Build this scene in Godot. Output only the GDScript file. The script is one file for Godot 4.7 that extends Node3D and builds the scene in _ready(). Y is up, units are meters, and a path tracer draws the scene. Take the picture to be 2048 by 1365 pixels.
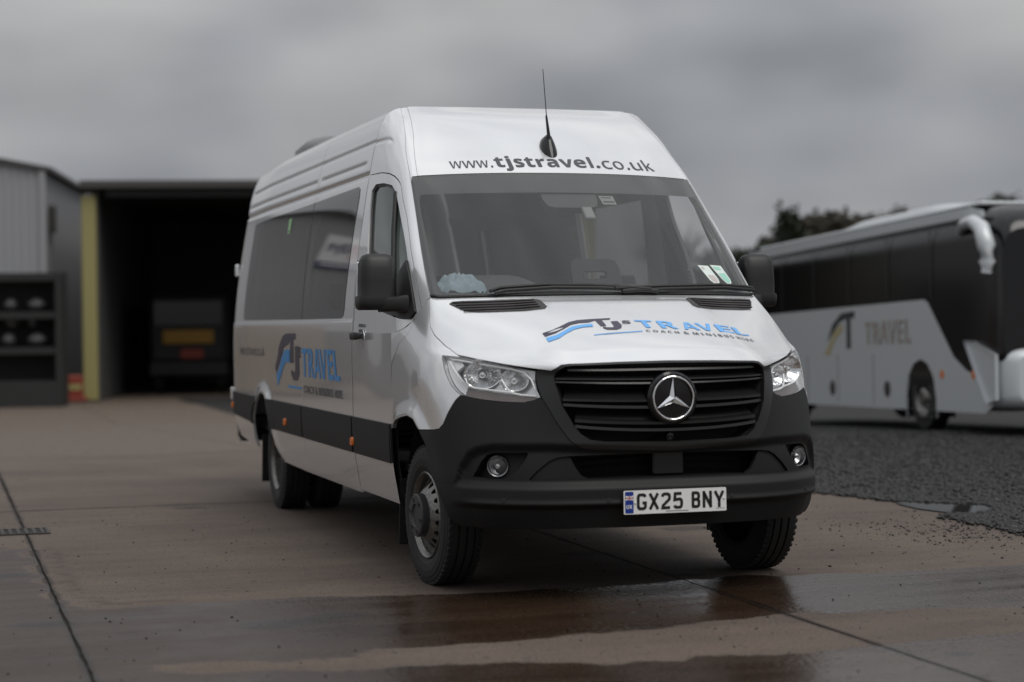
extends Node3D

# control points of the nose (rows bumper to cowl) and of the cab (rows belt to roof), centre line to side; side profile as v, half width, height
const NOSE := [
	[0,0.28,0.95,0.25,0.28,0.945,0.47,0.28,0.91,0.64,0.28,0.84,0.77,0.28,0.74,0.87,0.28,0.61,0.935,0.28,0.45,0.96,0.28,0.25,0.96,0.28,0,0.943,0.28,-0.45],
	[0,0.42,1,0.25,0.42,0.995,0.48,0.42,0.965,0.66,0.42,0.9,0.8,0.42,0.805,0.9,0.42,0.675,0.962,0.42,0.5,0.985,0.42,0.28,0.987,0.42,0,0.98,0.42,-0.45],
	[0,0.55,1.012,0.25,0.55,1.007,0.48,0.55,0.977,0.66,0.55,0.912,0.8,0.55,0.812,0.905,0.55,0.685,0.97,0.55,0.51,0.998,0.55,0.29,1,0.55,0,1.001,0.55,-0.45],
	[0,0.68,1.02,0.25,0.68,1.012,0.48,0.68,0.975,0.66,0.68,0.9,0.8,0.68,0.795,0.905,0.68,0.665,0.972,0.68,0.5,1,0.68,0.28,1.008,0.68,0,1.01,0.68,-0.45],
	[0,0.82,1.022,0.25,0.82,1.008,0.48,0.82,0.955,0.66,0.82,0.86,0.8,0.82,0.745,0.908,0.82,0.615,0.98,0.82,0.46,1.006,0.82,0.26,1.012,0.82,0,1.015,0.82,-0.45],
	[0,0.97,1.02,0.25,0.97,1.002,0.48,0.97,0.935,0.66,0.97,0.81,0.81,0.97,0.675,0.92,0.97,0.545,0.99,0.97,0.41,1.012,0.97,0.23,1.014,0.96,0,1.015,0.95,-0.45],
	[0,1.07,1.005,0.25,1.07,0.985,0.48,1.07,0.915,0.66,1.07,0.765,0.815,1.07,0.625,0.925,1.075,0.49,0.988,1.08,0.365,1.012,1.08,0.2,1.014,1.06,-0.01,1.0135,1.05,-0.45],
	[0,1.135,0.98,0.25,1.135,0.96,0.49,1.135,0.895,0.66,1.14,0.735,0.805,1.15,0.59,0.908,1.16,0.455,0.97,1.17,0.345,0.998,1.17,0.19,1.01,1.145,-0.03,1.0122,1.12,-0.45],
	[0,1.225,0.83,0.25,1.222,0.81,0.48,1.215,0.745,0.65,1.21,0.62,0.79,1.21,0.49,0.895,1.215,0.375,0.96,1.225,0.26,0.985,1.235,0.12,1.005,1.21,-0.07,1.0115,1.18,-0.45],
	[0,1.35,0.52,0.25,1.348,0.505,0.48,1.343,0.46,0.65,1.337,0.39,0.775,1.335,0.305,0.872,1.335,0.22,0.932,1.34,0.135,0.963,1.325,0.03,0.996,1.27,-0.13,1.011,1.235,-0.45],
	[0,1.469,0.175,0.25,1.468,0.165,0.48,1.466,0.135,0.65,1.464,0.095,0.775,1.462,0.05,0.865,1.461,0.005,0.905,1.46,-0.03,0.943,1.41,-0.075,0.985,1.32,-0.18,1.0103,1.285,-0.45]]
const CAB := [
	[0,1.469,0.175,0.25,1.468,0.165,0.48,1.466,0.135,0.65,1.464,0.095,0.775,1.462,0.05,0.858,1.461,0.012,0.905,1.46,-0.03,0.972,1.345,-0.14,1.0103,1.285,-0.45,1.0103,1.285,-1.405],
	[0,1.69,-0.07,0.25,1.69,-0.08,0.47,1.69,-0.11,0.63,1.69,-0.15,0.765,1.69,-0.2,0.838,1.69,-0.238,0.88,1.69,-0.275,0.926,1.69,-0.375,0.967,1.69,-0.72,0.98,1.69,-1.405],
	[0,1.92,-0.325,0.25,1.92,-0.335,0.46,1.92,-0.362,0.61,1.92,-0.4,0.74,1.92,-0.445,0.812,1.92,-0.485,0.85,1.92,-0.515,0.89,1.92,-0.6,0.926,1.92,-0.9,0.947,1.92,-1.405],
	[0,2.158,-0.6,0.25,2.157,-0.61,0.45,2.154,-0.635,0.6,2.15,-0.665,0.715,2.146,-0.7,0.785,2.143,-0.725,0.822,2.141,-0.748,0.857,2.135,-0.82,0.89,2.135,-1.03,0.912,2.135,-1.405],
	[0,2.31,-0.82,0.25,2.309,-0.825,0.44,2.305,-0.845,0.58,2.3,-0.87,0.69,2.292,-0.895,0.755,2.287,-0.91,0.798,2.283,-0.93,0.832,2.275,-0.985,0.865,2.275,-1.13,0.886,2.275,-1.405],
	[0,2.44,-1.02,0.24,2.438,-1.022,0.43,2.432,-1.032,0.56,2.424,-1.045,0.66,2.415,-1.06,0.72,2.41,-1.07,0.765,2.405,-1.08,0.803,2.4,-1.12,0.835,2.398,-1.22,0.858,2.395,-1.405],
	[0,2.54,-1.21,0.235,2.538,-1.21,0.42,2.532,-1.212,0.545,2.525,-1.216,0.64,2.518,-1.222,0.695,2.514,-1.23,0.737,2.508,-1.24,0.774,2.496,-1.26,0.81,2.486,-1.31,0.834,2.475,-1.405],
	[0,2.605,-1.405,0.23,2.605,-1.405,0.41,2.604,-1.405,0.53,2.603,-1.405,0.62,2.602,-1.405,0.67,2.599,-1.405,0.71,2.593,-1.405,0.745,2.582,-1.405,0.775,2.565,-1.405,0.8,2.54,-1.405]]
const PROFILE := [0.25,0.93,0.25,0.35,0.966,0.35,0.45,0.985,0.45,0.59,1.007,0.59,0.8,1.0145,0.8,0.95,1.0145,0.95,1.14,1.012,1.14,1.3,1.01,1.3,1.475,1.002,1.475,1.6,0.99,1.6,1.743,0.973,1.743,2,0.935,2,2.11,0.917,2.11,2.2,0.9,2.2,2.28,0.886,2.28,2.41,0.855,2.41,2.47,0.836,2.47,2.54,0.8,2.54,2.5789,0.772,2.567,2.6183,0.74,2.59,2.6644,0.7,2.613,2.7274,0.64,2.632,2.8186,0.55,2.647,2.9692,0.4,2.66,3.1693,0.2,2.668,3.3694,0,2.67]

var M := {}
var names := {}
var rng := RandomNumberGenerator.new()
var nose: Dictionary
var cab: Dictionary
var flank: Dictionary
var ground_lat: Dictionary
var van: Node3D


# ---------------------------------------------------------------- helpers
class MB:
	var v := PackedVector3Array()
	var n := PackedVector3Array()
	var uv := PackedVector2Array()
	var uv2 := PackedVector2Array()
	func tri(a: Vector3, b: Vector3, c: Vector3, na: Vector3, nb: Vector3, nc: Vector3, ua := Vector2.ZERO, ub := Vector2.ZERO, uc := Vector2.ZERO) -> void:
		if (b - a).cross(c - a).dot(na + nb + nc) > 0.0:
			v.append_array([a, c, b]); n.append_array([na, nc, nb]); uv.append_array([ua, uc, ub])
		else:
			v.append_array([a, b, c]); n.append_array([na, nb, nc]); uv.append_array([ua, ub, uc])
	func flat(a: Vector3, b: Vector3, c: Vector3, hint: Vector3) -> void:
		var m := (b - a).cross(c - a)
		if m.length_squared() < 1e-16:
			return
		m = m.normalized()
		if m.dot(hint) < 0.0:
			m = -m
		tri(a, b, c, m, m, m)
	func quad(a: Vector3, b: Vector3, c: Vector3, d: Vector3, hint: Vector3) -> void:
		flat(a, b, c, hint)
		flat(a, c, d, hint)
	func quadn(a: Vector3, b: Vector3, c: Vector3, d: Vector3, na: Vector3, nb: Vector3, nc: Vector3, nd: Vector3) -> void:
		tri(a, b, c, na, nb, nc)
		tri(a, c, d, na, nc, nd)
	func done() -> ArrayMesh:
		var arr := []
		arr.resize(Mesh.ARRAY_MAX)
		arr[Mesh.ARRAY_VERTEX] = v
		arr[Mesh.ARRAY_NORMAL] = n
		arr[Mesh.ARRAY_TEX_UV] = uv
		if uv2.size() == v.size():
			arr[Mesh.ARRAY_TEX_UV2] = uv2
		var m := ArrayMesh.new()
		m.add_surface_from_arrays(Mesh.PRIMITIVE_TRIANGLES, arr)
		return m


func lin(r: float, g: float, b: float, a := 1.0) -> Color:
	var c := Color(r, g, b).linear_to_srgb()
	c.a = a
	return c


func mat(key: String, c: Color, rough: float, metal := 0.0, opts := {}) -> StandardMaterial3D:
	var m := StandardMaterial3D.new()
	m.resource_name = key
	m.albedo_color = c
	m.roughness = rough
	m.metallic = metal
	if c.a < 1.0:
		m.transparency = BaseMaterial3D.TRANSPARENCY_ALPHA
	for k in opts:
		m.set(k, opts[k])
	M[key] = m
	return m


func part(parent: Node, called: String, mb, m: Material, label := "") -> MeshInstance3D:
	var o := MeshInstance3D.new()
	o.name = called
	o.mesh = mb.done() if mb is MB else mb
	o.material_override = m
	parent.add_child(o, true)
	if label:
		o.set_meta("label", label)
	return o


func numbered(called: String) -> String:
	var k: int = names.get(called, 0)
	names[called] = k + 1
	return called if k == 0 else "%s_%03d" % [called, k]


func tag(o: Node, label: String, category: String, group := "", kind := "") -> Node:
	if label: o.set_meta("label", label)
	if category: o.set_meta("category", category)
	if group: o.set_meta("group", group)
	if kind: o.set_meta("kind", kind)
	return o


func thing(called: String, label: String, category: String, at := Vector3.ZERO, group := "", parent: Node = self) -> Node3D:
	var o := Node3D.new()
	o.name = numbered(called) if parent == self else called
	parent.add_child(o, true)
	o.position = at
	tag(o, label, category, group)
	return o


func poly(a: Array) -> PackedVector2Array:
	var p := PackedVector2Array()
	for i in a.size() / 2:
		p.append(Vector2(a[i * 2], a[i * 2 + 1]))
	return p


func sm(a: float, b: float, x: float) -> float:
	return smoothstep(a, b, x)


func table(t: Array, x: float) -> float:
	if x <= t[0]: return t[1]
	for i in range(2, t.size(), 2):
		if x <= t[i]:
			return lerpf(t[i - 1], t[i + 1], (x - t[i - 2]) / (t[i] - t[i - 2]))
	return t[-1]


# a lattice is a smooth surface sampled on a regular grid of two parameters
func lattice(u0: float, du: float, nu: int, v0: float, dv: float, nv: int, f: Callable, outward: Vector3) -> Dictionary:
	var P := PackedVector3Array()
	P.resize(nu * nv)
	for i in nu:
		for j in nv:
			P[i * nv + j] = f.call(u0 + du * i, v0 + dv * j)
	var L := {"u0": u0, "du": du, "nu": nu, "v0": v0, "dv": dv, "nv": nv, "P": P, "out": outward}
	normals(L)
	return L


func normals(L: Dictionary) -> void:
	var P: PackedVector3Array = L.P
	var nu: int = L.nu
	var nv: int = L.nv
	var N := PackedVector3Array()
	N.resize(nu * nv)
	for i in nu:
		var a := maxi(i - 1, 0) * nv
		var b := mini(i + 1, nu - 1) * nv
		for j in nv:
			var m := (P[b + j] - P[a + j]).cross(P[i * nv + mini(j + 1, nv - 1)] - P[i * nv + maxi(j - 1, 0)])
			N[i * nv + j] = m.normalized()
	var mid := N[(nu / 2) * nv + nv / 2]
	if mid.dot(L.out) < 0.0:
		for k in N.size():
			N[k] = -N[k]
	if L.get("centre", false):
		for j in nv:
			N[j] = Vector3(0, N[j].y, N[j].z).normalized()
	L.N = N


func displace(L: Dictionary, f: Callable) -> void:
	var P: PackedVector3Array = L.P
	var N: PackedVector3Array = L.N
	for i in L.nu:
		for j in L.nv:
			var k: int = i * L.nv + j
			var d: float = f.call(L.u0 + L.du * i, L.v0 + L.dv * j, P[k])
			if d != 0.0:
				P[k] += N[k] * d
	L.P = P
	normals(L)


func on(L: Dictionary, u: float, v: float, off := 0.0) -> Array:
	var flip := 1.0
	if u < 0.0 and L.get("centre", false):
		flip = -1.0
		u = -u
	var fu := clampf((u - L.u0) / L.du, 0.0, L.nu - 1.0)
	var fv := clampf((v - L.v0) / L.dv, 0.0, L.nv - 1.0)
	var i := mini(int(fu), L.nu - 2)
	var j := mini(int(fv), L.nv - 2)
	fu -= i
	fv -= j
	var nv: int = L.nv
	var k := i * nv + j
	var P: PackedVector3Array = L.P
	var N: PackedVector3Array = L.N
	var p := P[k].lerp(P[k + 1], fv).lerp(P[k + nv].lerp(P[k + nv + 1], fv), fu)
	var m := N[k].lerp(N[k + 1], fv).lerp(N[k + nv].lerp(N[k + nv + 1], fv), fu).normalized()
	p += m * off
	if flip < 0.0:
		p.x = -p.x
		m.x = -m.x
	return [p, m]


# a panel: the part of a lattice inside a polygon of its two parameters, with a turned-in edge
func drape(mb: MB, L: Dictionary, outer, holes := [], off := 0.0, fl := 0.018, mir := false) -> MB:
	var o: PackedVector2Array = outer if outer is PackedVector2Array else poly(outer)
	var hs := []
	for h in holes:
		hs.append(h if h is PackedVector2Array else poly(h))
	var nu: int = L.nu
	var nv: int = L.nv
	var sgn := Vector3(-1, 1, 1) if mir else Vector3.ONE
	var marks := {}
	for p: PackedVector2Array in [o] + hs:
		for i in p.size():
			var a := p[i]
			var b := p[(i + 1) % p.size()]
			var d := Vector2((b.x - a.x) / L.du, (b.y - a.y) / L.dv)
			var steps := int(ceil(d.length() * 4.0)) + 1
			for s in steps + 1:
				var q := a.lerp(b, float(s) / steps)
				var ci := int(floor((q.x - L.u0) / L.du))
				var cj := int(floor((q.y - L.v0) / L.dv))
				marks[Vector2i(ci, cj)] = true
				marks[Vector2i(int(floor((q.x - L.u0) / L.du - 0.02)), int(floor((q.y - L.v0) / L.dv - 0.02)))] = true
	var lo := o[0]
	var hi := o[0]
	for q in o:
		lo = lo.min(q)
		hi = hi.max(q)
	var i0 := clampi(int(floor((lo.x - L.u0) / L.du)), 0, nu - 2)
	var i1 := clampi(int(floor((hi.x - L.u0) / L.du)), 0, nu - 2)
	var j0 := clampi(int(floor((lo.y - L.v0) / L.dv)), 0, nv - 2)
	var j1 := clampi(int(floor((hi.y - L.v0) / L.dv)), 0, nv - 2)
	var P: PackedVector3Array = L.P
	var N: PackedVector3Array = L.N
	for i in range(i0, i1 + 1):
		for j in range(j0, j1 + 1):
			var u := float(L.u0 + L.du * i)
			var v := float(L.v0 + L.dv * j)
			if not marks.has(Vector2i(i, j)):
				var c := Vector2(u + L.du * 0.5, v + L.dv * 0.5)
				if not Geometry2D.is_point_in_polygon(c, o):
					continue
				var inside := false
				for h in hs:
					if Geometry2D.is_point_in_polygon(c, h):
						inside = true
				if inside:
					continue
				var k := i * nv + j
				var ns := [N[k] * sgn, N[k + nv] * sgn, N[k + nv + 1] * sgn, N[k + 1] * sgn]
				var ps := [P[k] * sgn + ns[0] * off, P[k + nv] * sgn + ns[1] * off, P[k + nv + 1] * sgn + ns[2] * off, P[k + 1] * sgn + ns[3] * off]
				var us := [Vector2(u, v), Vector2(u + L.du, v), Vector2(u + L.du, v + L.dv), Vector2(u, v + L.dv)]
				mb.tri(ps[0], ps[1], ps[2], ns[0], ns[1], ns[2], us[0], us[1], us[2])
				mb.tri(ps[0], ps[2], ps[3], ns[0], ns[2], ns[3], us[0], us[2], us[3])
				continue
			var cell := PackedVector2Array([Vector2(u, v), Vector2(u + L.du, v), Vector2(u + L.du, v + L.dv), Vector2(u, v + L.dv)])
			var got: Array = Geometry2D.intersect_polygons(cell, o)
			for h in hs:
				var next := []
				for g in got:
					next.append_array(Geometry2D.clip_polygons(g, h))
				got = next
			for g in got:
				var ids := Geometry2D.triangulate_polygon(g)
				for t in ids.size() / 3:
					var r := []
					for e in 3:
						var w: Vector2 = g[ids[t * 3 + e]]
						var x := on(L, w.x, w.y, off)
						r.append([x[0] * sgn, x[1] * sgn, w])
					mb.tri(r[0][0], r[1][0], r[2][0], r[0][1], r[1][1], r[2][1], r[0][2], r[1][2], r[2][2])
	if fl != 0.0:
		for p: PackedVector2Array in [o] + hs:
			for i in p.size():
				var a := p[i]
				var b := p[(i + 1) % p.size()]
				if L.get("centre", false) and a.x < 0.002 and b.x < 0.002:
					continue
				var steps := int(ceil(Vector2((b.x - a.x) / L.du, (b.y - a.y) / L.dv).length())) 
				steps = maxi(steps, 1)
				for s in steps:
					var x := on(L, a.lerp(b, float(s) / steps).x, a.lerp(b, float(s) / steps).y, off)
					var y := on(L, a.lerp(b, float(s + 1) / steps).x, a.lerp(b, float(s + 1) / steps).y, off)
					var side: Vector3 = ((y[0] - x[0]) * sgn).cross(x[1] * sgn)
					if side.length_squared() < 1e-14:
						continue
					mb.quad(x[0] * sgn, y[0] * sgn, (y[0] - y[1] * fl) * sgn, (x[0] - x[1] * fl) * sgn, side)
	return mb


func both(L: Dictionary, outer, holes := [], off := 0.0, fl := 0.018) -> MB:
	var mb := MB.new()
	drape(mb, L, outer, holes, off, fl, false)
	drape(mb, L, outer, holes, off, fl, true)
	return mb


func shrink(a: Array, d: float) -> PackedVector2Array:
	var r := Geometry2D.offset_polygon(poly(a), -d, Geometry2D.JOIN_MITER)
	return r[0] if r.size() else poly(a)


# flat decal polygon on a lattice (u may be signed on lattices with a centre line)
func decal(mb: MB, L: Dictionary, a, off := 0.0025, mir := false) -> MB:
	var p: PackedVector2Array = a if a is PackedVector2Array else poly(a)
	var ids := Geometry2D.triangulate_polygon(p)
	var s := Vector3(-1, 1, 1) if mir else Vector3.ONE
	for t in ids.size() / 3:
		var r := []
		for e in 3:
			r.append(on(L, p[ids[t * 3 + e]].x, p[ids[t * 3 + e]].y, off))
		mb.tri(r[0][0] * s, r[1][0] * s, r[2][0] * s, r[0][1] * s, r[1][1] * s, r[2][1] * s)
	return mb


func font(bold := false, family := "Droid Sans") -> Font:
	var f := SystemFont.new()
	f.font_names = PackedStringArray([family])
	f.font_weight = 700 if bold else 400
	return f


func letters(txt: String, f: Font) -> Dictionary:
	var t := TextMesh.new()
	t.text = txt
	t.font = f
	t.font_size = 64
	t.pixel_size = 0.01
	t.depth = 0.0
	t.curve_step = 2.0
	var tri := PackedVector2Array()
	var lo := Vector2(1e9, 1e9)
	var hi := -lo
	for s in t.get_surface_count():
		var arr := t.surface_get_arrays(s)
		var vs: PackedVector3Array = arr[Mesh.ARRAY_VERTEX]
		var ns: PackedVector3Array = arr[Mesh.ARRAY_NORMAL]
		var ix: PackedInt32Array = arr[Mesh.ARRAY_INDEX]
		for k in ix.size() / 3:
			if ns[ix[k * 3]].z < 0.5:
				continue
			for e in 3:
				var q := Vector2(vs[ix[k * 3 + e]].x, vs[ix[k * 3 + e]].y)
				tri.append(q)
				lo = lo.min(q)
				hi = hi.max(q)
	return {"tri": tri, "lo": lo, "hi": hi}


const NOSE_X := [0, 0.0, 1, 0.25, 2, 0.48, 3, 0.65, 4, 0.785]
const CAB_X := [0, 0.0, 1, 0.25, 2, 0.445, 3, 0.59, 4, 0.70]


# column number to metres across and back, so that letters keep an even width
func across(L: Dictionary, q: Vector2, back := false) -> Vector2:
	if not L.has("x_of"):
		return q
	var t: Array = L.x_of
	var v := absf(q.x)
	if back:
		var r := []
		for k in t.size() / 2:
			r.append_array([t[k * 2 + 1], t[k * 2]])
		t = r
	return Vector2(signf(q.x) * table(t, v), q.y)


# lettering on a lattice: corners top left, top right, bottom right, bottom left in its parameters
func lettering(mb: MB, L: Dictionary, txt: String, f: Font, q: Array, off := 0.0025) -> MB:
	var t := letters(txt, f)
	var c := poly(q)
	for k in 4:
		c[k] = across(L, c[k])
	var tri: PackedVector2Array = t.tri
	for k in tri.size() / 3:
		var r := []
		for e in 3:
			var a: Vector2 = (tri[k * 3 + e] - t.lo) / (t.hi - t.lo)
			var w := c[3].lerp(c[2], a.x).lerp(c[0].lerp(c[1], a.x), a.y)
			w = across(L, w, true)
			r.append(on(L, w.x, w.y, off))
		mb.tri(r[0][0], r[1][0], r[2][0], r[0][1], r[1][1], r[2][1])
	return mb


# lettering on a plane: o bottom left, x along, y up (full extents)
func flat_lettering(mb: MB, txt: String, f: Font, o: Vector3, x: Vector3, y: Vector3) -> MB:
	var t := letters(txt, f)
	var tri: PackedVector2Array = t.tri
	var m := x.cross(y).normalized()
	for k in tri.size() / 3:
		var r := []
		for e in 3:
			var a: Vector2 = (tri[k * 3 + e] - t.lo) / (t.hi - t.lo)
			r.append(o + x * a.x + y * a.y)
		mb.tri(r[0], r[1], r[2], m, m, m)
	return mb


func plane(o: Vector3, x: Vector3, y: Vector3, w: float, h: float, n := 12) -> Dictionary:
	var nu := maxi(2, int(ceil(w / maxf(w, h) * n)) + 1)
	var nv := maxi(2, int(ceil(h / maxf(w, h) * n)) + 1)
	return lattice(0, w / (nu - 1), nu, 0, h / (nv - 1), nv, func(u, v): return o + x * u + y * v, x.cross(y))


func plate_shape(mb: MB, o: Vector3, x: Vector3, y: Vector3, outline: PackedVector2Array, thick: float) -> MB:
	var m := x.cross(y).normalized()
	var ids := Geometry2D.triangulate_polygon(outline)
	for t in ids.size() / 3:
		var a := outline[ids[t * 3]]
		var b := outline[ids[t * 3 + 1]]
		var c := outline[ids[t * 3 + 2]]
		var pa := o + x * a.x + y * a.y
		var pb := o + x * b.x + y * b.y
		var pc := o + x * c.x + y * c.y
		mb.tri(pa, pb, pc, m, m, m)
		if thick > 0.0:
			mb.tri(pa - m * thick, pb - m * thick, pc - m * thick, -m, -m, -m)
	if thick > 0.0:
		for i in outline.size():
			var a := outline[i]
			var b := outline[(i + 1) % outline.size()]
			var pa := o + x * a.x + y * a.y
			var pb := o + x * b.x + y * b.y
			var outw := (pb - pa).cross(m)
			if Geometry2D.is_polygon_clockwise(outline):
				outw = -outw
			mb.quad(pa, pb, pb - m * thick, pa - m * thick, outw)
	return mb


func rounded(w: float, h: float, r: float, n := 4) -> PackedVector2Array:
	var p := PackedVector2Array()
	for c in [[w - r, h - r, 0.0], [r, h - r, 90.0], [r, r, 180.0], [w - r, r, 270.0]]:
		for k in n + 1:
			var a := deg_to_rad(c[2] + 90.0 * k / n)
			p.append(Vector2(c[0] + cos(a) * r, c[1] + sin(a) * r))
	return p


func circle2(c: Vector2, r: float, n := 20, ry := -1.0) -> PackedVector2Array:
	var p := PackedVector2Array()
	for k in n:
		p.append(c + Vector2(cos(TAU * k / n) * r, sin(TAU * k / n) * (r if ry < 0 else ry)))
	return p


func box(mb: MB, c: Vector3, s: Vector3, b := Basis.IDENTITY, bev := 0.0) -> MB:
	var h := s * 0.5
	var e := minf(bev, minf(h.x, minf(h.y, h.z)) * 0.9)
	if e <= 0.0:
		for ax in 3:
			for sg in [-1.0, 1.0]:
				var m := Vector3.ZERO
				m[ax] = sg
				var u := Vector3.ZERO
				u[(ax + 1) % 3] = h[(ax + 1) % 3]
				var w := Vector3.ZERO
				w[(ax + 2) % 3] = h[(ax + 2) % 3]
				var o := m * h[ax]
				mb.quad(c + b * (o - u - w), c + b * (o + u - w), c + b * (o + u + w), c + b * (o - u + w), b * m)
		return mb
	var corner := func(sx: float, sy: float, sz: float, ax: int) -> Vector3:
		var q := Vector3(sx * (h.x - e), sy * (h.y - e), sz * (h.z - e))
		q[ax] += e * [sx, sy, sz][ax]
		return c + b * q
	for ax in 3:
		for sg in [-1.0, 1.0]:
			var q := []
			for k in [[-1.0, -1.0], [1.0, -1.0], [1.0, 1.0], [-1.0, 1.0]]:
				var s3 := [0.0, 0.0, 0.0]
				s3[ax] = sg
				s3[(ax + 1) % 3] = k[0]
				s3[(ax + 2) % 3] = k[1]
				q.append(corner.call(s3[0], s3[1], s3[2], ax))
			var m := Vector3.ZERO
			m[ax] = sg
			mb.quad(q[0], q[1], q[2], q[3], b * m)
	for ax in 3:
		var a1 := (ax + 1) % 3
		var a2 := (ax + 2) % 3
		for s1 in [-1.0, 1.0]:
			for s2 in [-1.0, 1.0]:
				var m := Vector3.ZERO
				m[a1] = s1
				m[a2] = s2
				var q := []
				for k in [[-1.0, a1], [1.0, a1], [1.0, a2], [-1.0, a2]]:
					var s3 := [0.0, 0.0, 0.0]
					s3[ax] = k[0]
					s3[a1] = s1
					s3[a2] = s2
					q.append(corner.call(s3[0], s3[1], s3[2], k[1]))
				mb.quad(q[0], q[1], q[2], q[3], b * m)
	for sx in [-1.0, 1.0]:
		for sy in [-1.0, 1.0]:
			for sz in [-1.0, 1.0]:
				mb.flat(corner.call(sx, sy, sz, 0), corner.call(sx, sy, sz, 1), corner.call(sx, sy, sz, 2), b * Vector3(sx, sy, sz))
	return mb


func ring_of(c: Vector3, ax: Vector3, ay: Vector3, pw: float, n: int) -> Array:
	var pts := []
	for k in n:
		var a := TAU * k / n
		var co := cos(a)
		var si := sin(a)
		pts.append(c + ax * signf(co) * pow(absf(co), pw) + ay * signf(si) * pow(absf(si), pw))
	return pts


# skin over a list of closed rings (equal counts), smooth, capped
func skin(mb: MB, rings: Array, caps := true) -> MB:
	var n: int = rings[0].size()
	var m := rings.size()
	var nrm := []
	for i in m:
		var row := []
		var cen := Vector3.ZERO
		for p in rings[i]:
			cen += p
		cen /= n
		for k in n:
			var t: Vector3 = rings[i][(k + 1) % n] - rings[i][(k + n - 1) % n]
			var l: Vector3 = rings[mini(i + 1, m - 1)][k] - rings[maxi(i - 1, 0)][k]
			var q := t.cross(l)
			if q.length_squared() < 1e-16:
				q = rings[i][k] - cen
			q = q.normalized()
			if q.dot(rings[i][k] - cen) < 0.0:
				q = -q
			row.append(q)
		nrm.append(row)
	for i in m - 1:
		for k in n:
			var k2 := (k + 1) % n
			mb.quadn(rings[i][k], rings[i][k2], rings[i + 1][k2], rings[i + 1][k], nrm[i][k], nrm[i][k2], nrm[i + 1][k2], nrm[i + 1][k])
	if caps:
		for e in [0, m - 1]:
			var cen := Vector3.ZERO
			for p in rings[e]:
				cen += p
			cen /= n
			var other := Vector3.ZERO
			for p in rings[1 if e == 0 else m - 2]:
				other += p / n
			for k in n:
				mb.flat(cen, rings[e][k], rings[e][(k + 1) % n], cen - other)
	return mb


func tube(mb: MB, pts: Array, r, n := 8, flat_ratio := 1.0, up := Vector3.UP) -> MB:
	var rings := []
	for i in pts.size():
		var d: Vector3 = (pts[mini(i + 1, pts.size() - 1)] - pts[maxi(i - 1, 0)]).normalized()
		var a := d.cross(up)
		if a.length() < 0.05:
			a = d.cross(Vector3.RIGHT)
		a = a.normalized()
		var b := a.cross(d).normalized()
		var rr: float = r[i] if r is Array else r
		rings.append(ring_of(pts[i], a * rr, b * rr * flat_ratio, 1.0, n))
	return skin(mb, rings)


# profile of (radius, along) turned about an axis
func lathe(mb: MB, o: Vector3, axis: Vector3, prof: Array, n := 40, arc := TAU, start := 0.0) -> MB:
	var a := axis.cross(Vector3.UP)
	if a.length() < 0.1:
		a = axis.cross(Vector3.RIGHT)
	a = a.normalized()
	var b := axis.cross(a).normalized()
	for i in prof.size() - 1:
		var p: Vector2 = prof[i]
		var q: Vector2 = prof[i + 1]
		var d := (q - p)
		if d.length() < 1e-7:
			continue
		var nn := Vector2(d.y, -d.x).normalized()
		for k in n:
			var a0 := start + arc * k / n
			var a1 := start + arc * (k + 1) / n
			var r0 := a * cos(a0) + b * sin(a0)
			var r1 := a * cos(a1) + b * sin(a1)
			var n0 := r0 * nn.x + axis * nn.y
			var n1 := r1 * nn.x + axis * nn.y
			mb.quadn(o + r0 * p.x + axis * p.y, o + r1 * p.x + axis * p.y, o + r1 * q.x + axis * q.y, o + r0 * q.x + axis * q.y, n0, n1, n1, n0)
	return mb


func torus(mb: MB, o: Vector3, axis: Vector3, R: float, r: float, n := 40, m := 8) -> MB:
	var prof := []
	for k in m + 1:
		prof.append(Vector2(R + cos(TAU * k / m) * r, sin(TAU * k / m) * r))
	return lathe(mb, o, axis, prof, n)


func noise_tex(size: int, freq: float, seed_: int, ramp: Array, kind := FastNoiseLite.TYPE_SIMPLEX_SMOOTH, oct := 4) -> NoiseTexture2D:
	var f := FastNoiseLite.new()
	f.noise_type = kind
	f.seed = seed_
	f.frequency = freq
	f.fractal_octaves = oct
	var t := NoiseTexture2D.new()
	t.width = size
	t.height = size
	t.seamless = true
	t.noise = f
	if ramp.size():
		var g := Gradient.new()
		var offs := PackedFloat32Array()
		var cols := PackedColorArray()
		for k in ramp.size() / 2:
			offs.append(ramp[k * 2])
			cols.append(ramp[k * 2 + 1])
		g.offsets = offs
		g.colors = cols
		t.color_ramp = g
	return t


# ---------------------------------------------------------------- surfaces of the minibus
func spline(p0: Vector3, p1: Vector3, p2: Vector3, p3: Vector3, t: float) -> Vector3:
	return 0.5 * (2.0 * p1 + (p2 - p0) * t + (2.0 * p0 - 5.0 * p1 + 4.0 * p2 - p3) * t * t + (3.0 * p1 - p0 - 3.0 * p2 + p3) * t * t * t)


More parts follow.
